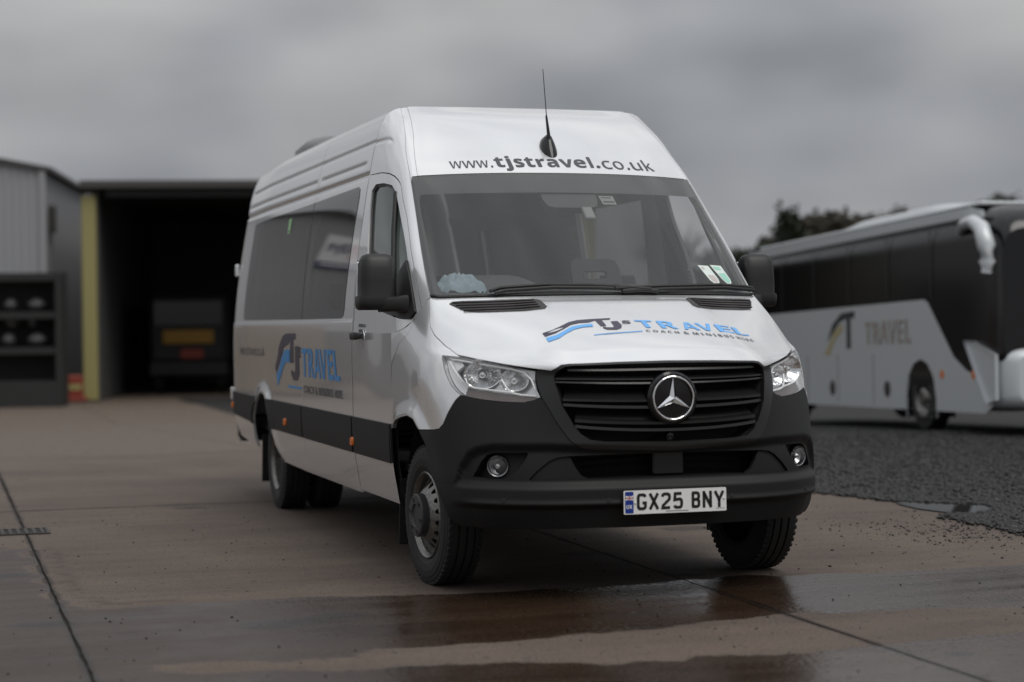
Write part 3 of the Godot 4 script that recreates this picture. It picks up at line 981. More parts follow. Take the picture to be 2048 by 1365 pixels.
func build_livery() -> void:
	var navy := MB.new()
	decal(navy, nose, fine(LOGO_NAVY))
	decal(navy, nose, fine(LOGO_J))
	lettering(navy, nose, "s", font(true), [-0.354, 8.805, -0.184, 8.799, -0.22, 8.68, -0.393, 8.686])
	var small := lettering(MB.new(), nose, "C O A C H  &  M I N I B U S  H I R E", font(true), [-0.04, 8.446, 2.598, 8.206, 2.65, 8.081, -0.05, 8.375])
	var bl := part(van, "bonnet_logo", navy, M.navy, "navy and blue company lettering on the bonnet")
	part(bl, "blue_swoosh", decal(MB.new(), nose, fine(LOGO_BLUE)), M.sky_blue)
	part(bl, "blue_rule", decal(MB.new(), nose, fine([-1.145, 8.293, -1.122, 8.322, -0.128, 8.413, -0.117, 8.386])), M.sky_blue)
	spell(bl, nose, "TRAVEL", [0.0, 0.138, 0.178, 0.325, 0.372, 0.512, 0.508, 0.648, 0.682, 0.838, 0.858, 1.0], [-0.096, 8.815, 2.60, 8.599, 2.63, 8.33, -0.097, 8.54], M.sky_blue)
	part(bl, "small_print", small, M.ink)
	# the same logo on the flank
	var n2 := MB.new()
	var z := func(a: Array) -> PackedVector2Array:
		var r := PackedVector2Array()
		for k in a.size() / 2:
			r.append(Vector2(-3.98 + (a[k * 2] - 0.0) * 1.0, a[k * 2 + 1]))
		return r
	for a in [[0.0, 1.04, 0.10, 1.10, 0.16, 1.17, 0.24, 1.22, 0.34, 1.26, 0.50, 1.275, 0.80, 1.275, 0.80, 1.235, 0.72, 1.235, 0.72, 1.075, 0.60, 1.075, 0.60, 1.225, 0.50, 1.195, 0.36, 1.18, 0.27, 1.12, 0.16, 1.06, 0.03, 0.99], [0.78, 1.19, 0.92, 1.19, 0.92, 1.01, 0.85, 0.96, 0.70, 0.96, 0.62, 1.0, 0.62, 1.03, 0.74, 1.01, 0.78, 1.04]]:
		decal(n2, flank, z.call(a))
	lettering(n2, flank, "s", font(true), [-3.045, 1.185, -2.985, 1.185, -2.985, 1.115, -3.045, 1.115])
	var sl := part(van, "side_logo", n2, M.navy, "navy and blue company lettering on the flank")
	part(sl, "blue_swoosh", decal(MB.new(), flank, z.call([0.05, 0.98, 0.18, 1.04, 0.30, 1.12, 0.40, 1.16, 0.58, 1.165, 0.58, 1.075, 0.44, 1.08, 0.34, 1.05, 0.22, 0.98, 0.08, 0.90])), M.side_blue)
	part(sl, "blue_rule", decal(MB.new(), flank, [-3.48, 0.905, -2.99, 0.905, -2.99, 0.92, -3.48, 0.92]), M.side_blue)
	spell(sl, flank, "TRAVEL", [0.0, 0.15, 0.18, 0.335, 0.345, 0.52, 0.50, 0.68, 0.71, 0.84, 0.87, 1.0], [-2.955, 1.178, -1.80, 1.178, -1.74, 0.992, -2.955, 0.992], M.side_blue)
	var i2 := lettering(MB.new(), flank, "COACH & MINIBUS HIRE", font(true), [-2.92, 0.935, -1.70, 0.938, -1.68, 0.888, -2.92, 0.886])
	lettering(i2, flank, "www.tjstravel.co.uk", font(), [-5.62, 1.178, -4.43, 1.178, -4.43, 1.085, -5.62, 1.085])
	for k in 2:
		decal(i2, flank, [-1.21, 1.333 - 0.03 * k, -1.10, 1.333 - 0.03 * k, -1.10, 1.315 - 0.03 * k, -1.21, 1.315 - 0.03 * k])
	part(sl, "small_print", i2, M.ink)


func strip_between(mb: MB, L: Dictionary, s0: float, s1: float, rows: Array, n := 40) -> MB:
	# rows: [[t at centre, t at end, offset], ...]; a faceted bar along the columns
	var prev := []
	for k in n + 1:
		var f := float(k) / n
		var s := lerpf(s0, s1, f)
		var e := absf(s) / maxf(absf(s0), absf(s1))
		var cur := []
		for r in rows:
			cur.append(on(L, s, lerpf(r[0], r[1], e * e), r[2])[0])
		if prev.size():
			for i in cur.size() - 1:
				var hint: Vector3 = (cur[i + 1] - cur[i]).cross(cur[i] - prev[i])
				if hint.z < 0 and absf(hint.z) > absf(hint.y) * 0.2:
					hint = -hint
				elif absf(hint.z) <= absf(hint.y) * 0.2 and i == cur.size() - 2:
					hint = Vector3.DOWN
				mb.quad(prev[i], cur[i], cur[i + 1], prev[i + 1], hint)
		prev = cur
	return mb


func build_face() -> void:
	# radiator grille
	var g := part(van, "grille", both(nose, GRILLE_OUT, [GRILLE_IN], 0.004, 0.05), M.grille, "satin black radiator grille")
	part(g, "grille_back", both(nose, GRILLE_IN, [], -0.13, -0.11), M.void_black)
	for q in [[5.66, 5.75, 2.30, 0.62], [4.68, 4.78, 2.16, 0.66], [3.98, 4.12, 1.92, 0.52]]:
		part(g, "slat", strip_between(MB.new(), nose, -q[2], q[2], [[q[0] + q[3] + 0.1, q[1] + q[3] + 0.1, -0.075], [q[0] + q[3] * 0.6, q[1] + q[3] * 0.6, -0.035], [q[0] + 0.24, q[1] + 0.24, -0.008], [q[0] + 0.17, q[1] + 0.15, -0.008], [q[0] + 0.15, q[1] + 0.13, -0.05]]), M.grille)
		part(g, "slat_lip", strip_between(MB.new(), nose, -q[2], q[2], [[q[0] + 0.06, q[1] + 0.08, -0.05], [q[0] + 0.04, q[1] + 0.07, -0.010], [q[0] - 0.05, q[1] - 0.02, -0.008], [q[0] - 0.08, q[1] - 0.05, -0.05]]), M.grille)
	part(g, "slat", strip_between(MB.new(), nose, -2.0, 2.0, [[7.0, 6.85, -0.03], [6.75, 6.65, -0.018], [6.45, 6.4, -0.014], [6.40, 6.35, -0.06]]), M.grille)
	# emblem: three-pointed star in a ring
	var c := Vector3(0.004, 0.966, 1.022)
	var back := lathe(MB.new(), c, Vector3(0, 0, 1), [Vector2(0.128, -0.05), Vector2(0.126, -0.006), Vector2(0.115, 0.004), Vector2(0.098, 0.004), Vector2(0.096, -0.002), Vector2(0.0, 0.0)], 48)
	var em := part(van, "emblem", back, M.gloss_black, "round emblem with a silver three pointed star")
	part(em, "ring", torus(MB.new(), c + Vector3(0, 0, 0.008), Vector3(0, 0, 1), 0.1015, 0.0048, 56, 10), M.chrome)
	var st := MB.new()
	var f := c + Vector3(0, 0, 0.006)
	for k in 3:
		var a := PI / 2 + TAU * k / 3
		var tip := f + Vector3(cos(a), sin(a), 0) * 0.099
		var hub := f + Vector3(0, 0, 0.016)
		for sg in [-1, 1]:
			var n := f + Vector3(cos(a + sg * PI / 3), sin(a + sg * PI / 3), 0) * 0.021
			st.flat(hub, tip, n, Vector3(cos(a + sg * PI / 2) * 0.6, sin(a + sg * PI / 2) * 0.6, 1))
	part(em, "star", st, M.chrome)
	part(van, "front_camera", lathe(MB.new(), on(nose, 0.0, 3.74, -0.04)[0], Vector3(0, -0.2, 1).normalized(), [Vector2(0.022, -0.03), Vector2(0.02, 0.012), Vector2(0.009, 0.016), Vector2(0.0, 0.012)], 16), M.gloss_black)
	# lower intake
	var it := MB.new()
	drape(it, nose, INTAKE, [], -0.16, -0.13, false)
	drape(it, nose, INTAKE, [], -0.16, -0.13, true)
	var ai := part(van, "air_intake", it, M.void_black)
	var cv := [3.11, 2.345, 2.87, 2.69, 2.575, 3.005, 2.39, 3.12, 2.129, 3.165, 2.063, 3.136, 1.95, 2.786, 1.813, 2.463, 1.657, 2.306, 3.10, 2.312]
	for mir in [false, true]:
		part(ai, "intake_cover", drape(MB.new(), nose, cv, [], -0.012, 0.02, mir), M.bumper)
	part(ai, "radar_sensor", box(MB.new(), on(nose, 0.06, 2.78, -0.075)[0], Vector3(0.16, 0.12, 0.04), Basis.IDENTITY, 0.008), M.grille)
	for y in [2.5, 2.75, 3.0]:
		part(ai, "grille_bar", strip_between(MB.new(), nose, -1.75, 1.75, [[y + 0.03, y + 0.03, -0.13], [y, y, -0.10], [y - 0.05, y - 0.05, -0.13]]), M.void_black)
	# fog lamps
	for mir in [false, true]:
		var s := Vector3(-1 if mir else 1, 1, 1)
		var pk := part(van, "fog_lamp_pocket", drape(MB.new(), nose, FOG, [], -0.05, -0.05, mir), M.bumper)
		var p: Vector3 = on(nose, 4.22, 2.86, -0.042)[0] * s
		var ax := Vector3(0.35 * s.x, 0.0, 1).normalized()
		part(pk, "fog_lamp", lathe(MB.new(), p, ax, [Vector2(0.0, -0.02), Vector2(0.02, -0.018), Vector2(0.042, 0.0), Vector2(0.046, 0.025), Vector2(0.050, 0.027), Vector2(0.052, 0.0)], 24), M.fog_reflector)
		part(pk, "lamp_lens", lathe(MB.new(), p, ax, [Vector2(0.046, 0.022), Vector2(0.036, 0.034), Vector2(0.02, 0.040), Vector2(0.0, 0.042)], 24), M.lamp_glass)
		part(pk, "lamp_bulb", lathe(MB.new(), p, ax, [Vector2(0.014, -0.01), Vector2(0.014, 0.016), Vector2(0.009, 0.022), Vector2(0.0, 0.023)], 12), M.chrome)
		for q in [[3.83, 1.56], [1.26, 1.53]]:
			var b: Array = on(nose, q[0], q[1], 0.001)
			part(van, "parking_sensor", lathe(MB.new(), b[0] * s, (b[1] * s).normalized(), [Vector2(0.013, -0.004), Vector2(0.012, 0.002), Vector2(0.0, 0.003)], 14), M.void_black)
		# headlamp
		var hl := part(van, "headlamp", drape(MB.new(), nose, LIGHT, [], -0.085, -0.082, mir), M.lamp_shell, "clear headlamp with twin reflectors")
		for r in [[4.10, 6.22, 0.080, 0.045], [3.26, 5.95, 0.062, 0.035]]:
			var o: Array = on(nose, r[0], r[1], -0.03)
			var oc: Vector3 = o[0] * s
			var dir := Vector3(0.30 * s.x, 0.02, 1).normalized()
			var prof := []
			for k in 7:
				var x := float(k) / 6.0
				prof.append(Vector2(maxf(r[2] * x, 0.0), -r[3] + r[3] * x * x))
			prof.append(Vector2(r[2] * 1.05, 0.002))
			prof.append(Vector2(r[2] * 1.07, -0.05))
			var bowl := MB.new()
			var a0 := dir.cross(Vector3.UP).normalized()
			var b0 := a0.cross(dir).normalized()
			# faceted bowl: the radius steps with the angle
			for i in prof.size() - 1:
				for k in 24:
					var an0 := TAU * k / 24
					var an1 := TAU * (k + 1) / 24
					var pa: Vector2 = prof[i]
					var pb: Vector2 = prof[i + 1]
					var pt := func(an: float, pp: Vector2) -> Vector3: return oc + (a0 * cos(an) * 1.1 + b0 * sin(an) * 0.82) * pp.x + dir * pp.y
					bowl.quad(pt.call(an0, pa), pt.call(an1, pa), pt.call(an1, pb), pt.call(an0, pb), dir)
			part(hl, "reflector", bowl, M.reflector)
			part(hl, "bulb_shield", lathe(MB.new(), oc - dir * 0.03, dir, [Vector2(0.016, 0.0), Vector2(0.017, 0.03), Vector2(0.012, 0.038), Vector2(0.0, 0.04)], 14), M.chrome)
		for q in [[5.289, 6.804, 5.046, 6.324, 4.79, 5.904, 4.609, 5.612, 4.377, 5.476, 3.732, 5.349, 3.354, 5.283], [3.568, 6.013, 3.499, 5.745, 3.438, 5.443, 3.332, 5.262, 3.12, 5.178, 2.735, 5.13, 2.78, 5.491, 2.831, 5.929, 2.986, 6.32, 3.278, 6.577, 3.939, 6.797, 4.502, 6.948, 5.22, 7.03]]:
			var pp := path_on(nose, q, -0.016)
			part(hl, "light_guide", tube(MB.new(), mirrored(pp) if mir else pp, 0.0055, 8), M.light_guide)
		part(hl, "upper_bezel", drape(MB.new(), nose, [5.60, 7.08, 5.63, 6.9, 5.46, 6.46, 5.27, 5.98, 5.12, 5.56, 4.97, 5.31, 4.80, 5.17, 4.62, 5.55, 4.80, 5.88, 5.02, 6.28, 4.75, 6.70, 4.85, 7.06], [], -0.03, 0.02, mir), M.light_guide)
		part(hl, "inner_bezel", drape(MB.new(), nose, [2.72, 6.39, 2.75, 5.8, 2.84, 6.0, 2.99, 6.34, 3.25, 6.58, 3.2, 6.62, 3.03, 6.56], [], -0.03, 0.02, mir), M.light_guide)
		part(hl, "lower_reflector", drape(MB.new(), nose, [4.80, 5.14, 4.536, 5.40, 3.9, 5.33, 3.358, 5.23, 2.884, 5.125, 2.69, 5.075, 2.82, 4.975, 3.05, 4.90, 3.53, 4.915, 4.05, 4.975, 4.52, 5.06], [], -0.025, 0.02, mir), M.indicator)
		part(hl, "lens", drape(MB.new(), nose, LIGHT, [], -0.001, 0.0, mir), M.lamp_glass)
		# bonnet vents
		var vent := [4.574, 9.736, 4.376, 9.814, 3.92, 9.834, 1.72, 9.828, 1.62, 9.748, 1.60, 9.45, 1.68, 9.373, 3.506, 9.38, 3.877, 9.40, 4.138, 9.484]
		var vn := part(van, "bonnet_vent", drape(MB.new(), nose, vent, [], 0.004, 0.006, mir), M.vent)
		for y in [9.46, 9.56, 9.66, 9.76]:
			var a := path_on(nose, [4.1 + (y - 9.46), y, 3.4, y, 2.6, y, 1.75, y], 0.006)
			part(vn, "vent_rib", tube(MB.new(), mirrored(a) if mir else a, 0.009, 6, 0.6), M.vent)
	# number plate
	var pl := MB.new()
	var o := Vector3(-0.252, 0.4245, 1.034)
	plate_shape(pl, o, Vector3.RIGHT, Vector3(0, 1, -0.017), rounded(0.52, 0.111, 0.006), 0.006)
	var np := part(van, "number_plate", pl, M.plate, "white number plate with black characters and a blue band")
	part(np, "plate_holder", box(MB.new(), o + Vector3(0.26, 0.055, -0.02), Vector3(0.50, 0.10, 0.028)), M.bumper)
	var y := Vector3(0, 1, -0.017)
	part(np, "blue_band", plate_shape(MB.new(), o + Vector3(0.006, 0.005, 0.0008), Vector3.RIGHT, y, rounded(0.042, 0.101, 0.004), 0.0), M.plate_blue)
	part(np, "country_code", flat_lettering(MB.new(), "UK", font(true), o + Vector3(0.012, 0.026, 0.0016), Vector3(0.029, 0, 0), y * 0.019), M.plate)
	var fo := o + Vector3(0.007, 0.066, 0.0014)
	part(np, "flag_white", plate_shape(plate_shape(plate_shape(plate_shape(MB.new(), fo, Vector3.RIGHT, y, poly([0, 0, 0.006, 0, 0.040, 0.018, 0.040, 0.022, 0.034, 0.022, 0, 0.004]), 0.0), fo, Vector3.RIGHT, y, poly([0.040, 0, 0.034, 0, 0, 0.018, 0, 0.022, 0.006, 0.022, 0.040, 0.004]), 0.0), fo + Vector3(0, 0, 0.0003), Vector3.RIGHT, y, poly([0.016, 0, 0.024, 0, 0.024, 0.022, 0.016, 0.022]), 0.0), fo + Vector3(0, 0, 0.0003), Vector3.RIGHT, y, poly([0, 0.0075, 0.040, 0.0075, 0.040, 0.0145, 0, 0.0145]), 0.0), M.plate)
	part(np, "flag_red", plate_shape(plate_shape(MB.new(), fo + Vector3(0, 0, 0.0008), Vector3.RIGHT, y, poly([0.0182, 0, 0.0218, 0, 0.0218, 0.022, 0.0182, 0.022]), 0.0), fo + Vector3(0, 0, 0.0008), Vector3.RIGHT, y, poly([0, 0.009, 0.040, 0.009, 0.040, 0.013, 0, 0.013]), 0.0), M.plate_red)
	var glyph := {
		"G": [[0.043, 0.062, 0.040, 0.069, 0.034, 0.072, 0.016, 0.072, 0.010, 0.069, 0.007, 0.062, 0.007, 0.017, 0.010, 0.010, 0.016, 0.007, 0.034, 0.007, 0.040, 0.010, 0.043, 0.017, 0.043, 0.034, 0.028, 0.034]],
		"X": [[0.005, 0.002, 0.045, 0.077], [0.045, 0.002, 0.005, 0.077]],
		"2": [[0.007, 0.060, 0.009, 0.068, 0.016, 0.072, 0.034, 0.072, 0.041, 0.068, 0.043, 0.060, 0.043, 0.052, 0.040, 0.045, 0.010, 0.018, 0.0075, 0.007, 0.045, 0.007]],
		"5": [[0.043, 0.072, 0.011, 0.072, 0.008, 0.043, 0.034, 0.046, 0.041, 0.042, 0.043, 0.035, 0.043, 0.018, 0.040, 0.010, 0.034, 0.007, 0.016, 0.007, 0.010, 0.010, 0.007, 0.017]],
		"B": [[0.0075, 0.007, 0.033, 0.007, 0.040, 0.010, 0.043, 0.016, 0.043, 0.032, 0.039, 0.039, 0.032, 0.041, 0.014, 0.041], [0.0125, 0.007, 0.0125, 0.072], [0.0075, 0.072, 0.032, 0.072, 0.039, 0.069, 0.042, 0.063, 0.042, 0.051, 0.038, 0.043, 0.032, 0.041]],
		"N": [[0.008, 0.0, 0.008, 0.079], [0.008, 0.072, 0.042, 0.007], [0.042, 0.0, 0.042, 0.079]],
		"Y": [[0.004, 0.077, 0.025, 0.036, 0.046, 0.077], [0.025, 0.0, 0.025, 0.037]]}
	var at := 0.0645
	for ch in "GX25 BNY":
		if ch == " ":
			at += 0.025
			continue
		var cm := MB.new()
		for stroke in glyph[ch]:
			for pg in Geometry2D.offset_polyline(PackedVector2Array(Array(poly(stroke)).map(func(q): return q * 1000.0)), 7.0, Geometry2D.JOIN_MITER, Geometry2D.END_BUTT):
				var sc := PackedVector2Array()
				for q in pg:
					sc.append(q / 1000.0)
				plate_shape(cm, o + Vector3(at, 0.018, 0.0012), Vector3.RIGHT, y, sc, 0.0)
		part(np, "character", cm, M.print_black)
		at += 0.061 if ch != "5" else 0.0635
	part(np, "maker_print", plate_shape(plate_shape(MB.new(), o + Vector3(0.21, 0.0075, 0.0012), Vector3.RIGHT, y, poly([0, 0, 0.115, 0, 0.115, 0.0035, 0, 0.0035]), 0.0), o + Vector3(0.465, 0.012, 0.0012), Vector3.RIGHT, y, poly([0, 0, 0.045, 0, 0.045, 0.002, 0, 0.002]), 0.0), M.pod)
	for q in [[0.057, 0.053], [0.508, 0.060]]:
		part(np, "screw_cap", lathe(MB.new(), o + Vector3(q[0], q[1], 0.0), Vector3(0, 0, 1), [Vector2(0.0055, 0.0), Vector2(0.0045, 0.004), Vector2(0.0, 0.0055)], 12), M.plate)
	# wipers
	for a in [[-2.81, 0.03, -2.47, 0.10, -1.34, 0.155, -0.38, 0.135, 0.36, 0.085, 0.9, 0.03], [0.1, 0.05, 1.05, 0.10, 3.0, 0.15, 4.4, 0.12, 5.3, 0.07]]:
		var w := part(van, "wiper", tube(MB.new(), path_on(cab, a, 0.030), 0.013, 6, 0.8), M.rubber)
		var arm := []
		for k in a.size() / 2:
			arm.append(on(cab, a[k * 2] + 0.15, maxf(a[k * 2 + 1] - 0.05, 0.0), 0.025)[0])
		part(w, "wiper_arm", tube(MB.new(), arm, 0.011, 6), M.rubber)
	part(van, "scuttle", both(cab, [0, -0.0, 5.9, 0.0, 5.9, 0.035, 0, 0.035], [], 0.008, 0.01), M.rubber)


func build_mirrors() -> void:
	for sx in [-1.0, 1.0]:
		var dz := 0.0 if sx < 0 else -0.06
		var xo := 1.218 if sx < 0 else 1.20
		var rings := []
		# housing: rings stacked upward
		for k in [[1.405, 0.86, 0.060], [1.415, 0.97, 0.082], [1.44, 1.0, 0.090], [1.475, 0.99, 0.092], [1.482, 0.93, 0.086], [1.56, 0.925, 0.085], [1.62, 0.90, 0.080], [1.665, 0.84, 0.070], [1.69, 0.72, 0.052], [1.70, 0.5, 0.03]]:
			var hw: float = 0.107 * k[1]
			var cx: float = (xo - 0.107) if k[0] < 1.48 else (xo - 0.107 - 0.006)
			rings.append(ring_of(Vector3(sx * cx, k[0], -0.36 + dz), Vector3(hw, 0, 0), Vector3(0, 0, k[2]), 0.62, 24))
		var m := part(van, "door_mirror", skin(MB.new(), rings), M.mirror_plastic, "black door mirror" )
		part(m, "mirror_glass", box(MB.new(), Vector3(sx * (xo - 0.107), 1.55, -0.447 + dz), Vector3(0.165, 0.22, 0.012), Basis.IDENTITY, 0.005), M.chrome)
		var arm := MB.new()
		skin(arm, [ring_of(Vector3(sx * 1.10, 1.435, -0.33 + dz), Vector3(0, 0.042, 0), Vector3(0, 0, 0.05), 0.6, 16), ring_of(Vector3(sx * 1.02, 1.435, -0.28), Vector3(0, 0.040, 0), Vector3(0, 0, 0.055), 0.6, 16), ring_of(Vector3(sx * 0.975, 1.43, -0.25), Vector3(0, 0.052, 0), Vector3(0, 0, 0.07), 0.6, 16)])
		part(m, "mirror_arm", arm, M.mirror_plastic)
		part(m, "mirror_base", drape(MB.new(), cab, [6.75, 0.06, 7.03, 0.04, 7.66, 0.16, 7.80, 0.20, 7.7, 0.6, 7.35, 0.8, 7.10, 0.92, 6.9, 0.50], [], 0.012, 0.025, sx < 0), M.mirror_plastic)


func make_wheel(front: bool) -> Node3D:
	# axle along +x, outer face at x = 0
	var w := Node3D.new()
	w.name = "wheel"
	var R := 0.357
	var t := MB.new()
	var prof := [Vector2(0.212, -0.19), Vector2(0.235, -0.205), Vector2(0.30, -0.205), Vector2(0.335, -0.195), Vector2(0.350, -0.182)]
	for g in [-0.150, -0.108, -0.066]:
		prof.append_array([Vector2(R, g - 0.016), Vector2(R, g - 0.006), Vector2(R - 0.012, g - 0.004), Vector2(R - 0.012, g + 0.004), Vector2(R, g + 0.006)])
	prof.append_array([Vector2(R, -0.030), Vector2(0.350, -0.018), Vector2(0.335, -0.008), Vector2(0.318, -0.004), Vector2(0.315, -0.001), Vector2(0.285, 0.002), Vector2(0.25, -0.003), Vector2(0.228, -0.014), Vector2(0.214, -0.02)])
	lathe(t, Vector3.ZERO, Vector3.RIGHT, prof, 72)
	# shoulder blocks
	for k in 60:
		var a := TAU * k / 60
		var d := Vector3(0, cos(a), sin(a))
		box(t, d * 0.349 + Vector3(-0.022, 0, 0), Vector3(0.02, 0.018, 0.022), Basis(Vector3.RIGHT, a), 0.003)
		box(t, d * 0.349 + Vector3(-0.182, 0, 0), Vector3(0.02, 0.018, 0.022), Basis(Vector3.RIGHT, a), 0.003)
	part(w, "tyre", t, M.tyre)
	var r := MB.new()
	var deep := -0.01 if front else -0.13
	lathe(r, Vector3.ZERO, Vector3.RIGHT, [Vector2(0.217, -0.022), Vector2(0.222, -0.012), Vector2(0.217, -0.006), Vector2(0.209, -0.014), Vector2(0.200, -0.030), Vector2(0.194, -0.075 if front else -0.14)], 48)
	var x_in := -0.055 if front else -0.14
	var x_hub := 0.012 if front else -0.145
	var dish := lattice(0.0, TAU / 96, 97, 0.095, 0.0102, 11, func(a: float, q: float) -> Vector3:
		var f := (q - 0.095) / 0.102
		return Vector3(lerpf(x_hub, x_in, sm(0.0, 1.0, f)), cos(a) * q, sin(a) * q), Vector3.RIGHT)
	var holes := []
	for k in 16:
		var a := TAU * (k + 0.5) / 16
		holes.append(circle2(Vector2(a, 0.160), 0.105, 14, 0.0225))
	drape(r, dish, [0.0, 0.096, TAU, 0.096, TAU, 0.1965, 0.0, 0.1965], holes, 0.0, 0.008)
	part(w, "rim", r, M.steel)
	part(w, "brake_drum", lathe(MB.new(), Vector3.ZERO, Vector3.RIGHT, [Vector2(0.0, -0.10), Vector2(0.18, -0.10), Vector2(0.18, -0.18)], 30), M.void_black)
	var h := MB.new()
	if front:
		lathe(h, Vector3.ZERO, Vector3.RIGHT, [Vector2(0.112, -0.01), Vector2(0.110, 0.04), Vector2(0.104, 0.047), Vector2(0.060, 0.049), Vector2(0.055, 0.040), Vector2(0.0, 0.040)], 40)
		for k in 6:
			var a := TAU * k / 6 + 0.3
			var c := Vector3(0.0495, cos(a) * 0.082, sin(a) * 0.082)
			lathe(h, c, Vector3.RIGHT, [Vector2(0.0, 0.0), Vector2(0.011, 0.0), Vector2(0.014, 0.002), Vector2(0.016, -0.001)], 12)
	else:
		lathe(h, Vector3.ZERO, Vector3.RIGHT, [Vector2(0.075, -0.16), Vector2(0.07, -0.06), Vector2(0.05, -0.05), Vector2(0.0, -0.05)], 28)
	var hub := part(w, "hub", h, M.hub)
	for k in 6:
		var a := TAU * k / 6 + 0.3
		var c := Vector3(0.047 if front else -0.145, cos(a) * 0.082, sin(a) * 0.082)
		part(hub, "wheel_nut", lathe(MB.new(), c, Vector3.RIGHT, [Vector2(0.012, 0.0), Vector2(0.011, 0.004 if front else 0.02), Vector2(0.0, 0.005 if front else 0.022)], 6), M.void_black if front else M.steel)
	return w


func build_wheels() -> void:
	var f := make_wheel(true)
	var r := make_wheel(false)
	for q in [[f, -1, 0.0, 0.955], [f, 1, 0.0, 0.955], [r, -1, -4.325, 0.965], [r, 1, -4.325, 0.965], [r, -1, -4.325, 0.72], [r, 1, -4.325, 0.72]]:
		var w: Node3D = q[0].duplicate()
		van.add_child(w, true)
		w.position = Vector3(q[1] * q[3], 0.355, q[2])
		w.rotation.y = 0.0 if q[1] > 0 else PI
		if q[2] > -1:
			w.rotation.y += deg_to_rad(4.0)
	f.free()
	r.free()


func build_cabin() -> void:
	# dashboard
	var d := MB.new()
	var prof := poly([0.0, 1.36, -0.04, 1.44, -0.20, 1.49, -0.42, 1.535, -0.50, 1.50, -0.56, 1.30, -0.50, 0.9, 0.0, 0.9])
	for sx in [0]:
		var ids := Geometry2D.triangulate_polygon(prof)
		for x in [-0.86, 0.86]:
			for t in ids.size() / 3:
				d.flat(Vector3(x, prof[ids[t * 3]].y, prof[ids[t * 3]].x), Vector3(x, prof[ids[t * 3 + 1]].y, prof[ids[t * 3 + 1]].x), Vector3(x, prof[ids[t * 3 + 2]].y, prof[ids[t * 3 + 2]].x), Vector3(x, 0, 0))
		for i in prof.size():
			var a := prof[i]
			var b := prof[(i + 1) % prof.size()]
			d.quad(Vector3(-0.86, a.y, a.x), Vector3(0.86, a.y, a.x), Vector3(0.86, b.y, b.x), Vector3(-0.86, b.y, b.x), Vector3(0, (a.y + b.y) * 0.5 - 1.15, (a.x + b.x) * 0.5 + 0.25))
	part(van, "dashboard", d, M.dash)
	var hood := MB.new()
	skin(hood, [ring_of(Vector3(-0.45, 1.46, -0.12), Vector3(0.16, 0, 0), Vector3(0, 0.01, 0), 0.6, 20), ring_of(Vector3(-0.45, 1.50, -0.27), Vector3(0.21, 0, 0), Vector3(0, 0.06, 0), 0.6, 20), ring_of(Vector3(-0.45, 1.52, -0.44), Vector3(0.20, 0, 0), Vector3(0, 0.07, 0), 0.6, 20)])
	part(van, "instrument_hood", hood, M.dash)
	# screen on the dash, seen from behind
	var tb := plane(Vector3(-0.06, 1.425, -0.285), Vector3(1, 0, 0), Vector3(0, 0.97, -0.22), 0.36, 0.27, 30)
	var outl := PackedVector2Array([Vector2(0.04, 0.0), Vector2(0.34, 0.0), Vector2(0.315, 0.10), Vector2(0.30, 0.20), Vector2(0.28, 0.245), Vector2(0.24, 0.255), Vector2(0.06, 0.255), Vector2(0.03, 0.245), Vector2(0.022, 0.20)])
	var slot := rounded(0.14, 0.042, 0.018)
	for k in slot.size():
		slot[k] += Vector2(0.088, 0.145)
	part(van, "dash_screen", drape(MB.new(), tb, outl, [slot], 0.0, 0.03), M.gloss_black)
	# steering wheel, seats
	var sw := part(van, "steering_wheel", torus(MB.new(), Vector3(-0.45, 1.24, -0.72), Vector3(0, 0.62, -0.78).normalized(), 0.19, 0.016, 32, 8), M.dash)
	part(sw, "wheel_hub", tube(MB.new(), [Vector3(-0.63, 1.24, -0.72), Vector3(-0.45, 1.22, -0.70), Vector3(-0.27, 1.24, -0.72)], [0.02, 0.06, 0.02], 8, 0.6), M.dash)
	for row in [[-0.45, -1.25, 0], [0.25, -1.25, 0], [0.65, -1.25, 0], [-0.62, -2.3, 1], [-0.20, -2.3, 1], [0.62, -2.3, 1], [-0.62, -3.2, 1], [-0.20, -3.2, 1], [0.62, -3.2, 1]]:
		var s := MB.new()
		var y0 := 0.75
		var bk := 0.12
		skin(s, [ring_of(Vector3(row[0], y0, row[1] - 0.05), Vector3(0.20, 0, 0), Vector3(0, 0, 0.06), 0.5, 16), ring_of(Vector3(row[0], y0 + 0.3, row[1] - 0.12), Vector3(0.22, 0, 0), Vector3(0, 0, 0.07), 0.5, 16), ring_of(Vector3(row[0], y0 + 0.55, row[1] - 0.18), Vector3(0.19, 0, 0), Vector3(0, 0, 0.06), 0.5, 16), ring_of(Vector3(row[0], y0 + 0.66, row[1] - 0.20), Vector3(0.12, 0, 0), Vector3(0, 0, 0.035), 0.5, 16)])
		skin(s, [ring_of(Vector3(row[0], y0 - 0.05, row[1] - 0.05), Vector3(0.20, 0, 0), Vector3(0, 0.07, 0), 0.5, 16), ring_of(Vector3(row[0], y0 - 0.02, row[1] + 0.3), Vector3(0.21, 0, 0), Vector3(0, 0.07, 0), 0.5, 16), ring_of(Vector3(row[0], y0 - 0.03, row[1] + 0.42), Vector3(0.18, 0, 0), Vector3(0, 0.04, 0), 0.5, 16)])
		var seat := part(van, "seat", s, M.seat)
		part(seat, "headrest", skin(MB.new(), [ring_of(Vector3(row[0], y0 + 0.68, row[1] - 0.20), Vector3(0.09, 0, 0), Vector3(0, 0, 0.03), 0.6, 14), ring_of(Vector3(row[0], y0 + 0.76, row[1] - 0.21), Vector3(0.13, 0, 0), Vector3(0, 0, 0.05), 0.6, 14), ring_of(Vector3(row[0], y0 + 0.86, row[1] - 0.23), Vector3(0.11, 0, 0), Vector3(0, 0, 0.035), 0.6, 14)]), M.seat)
	# lining
	var lining := MB.new()
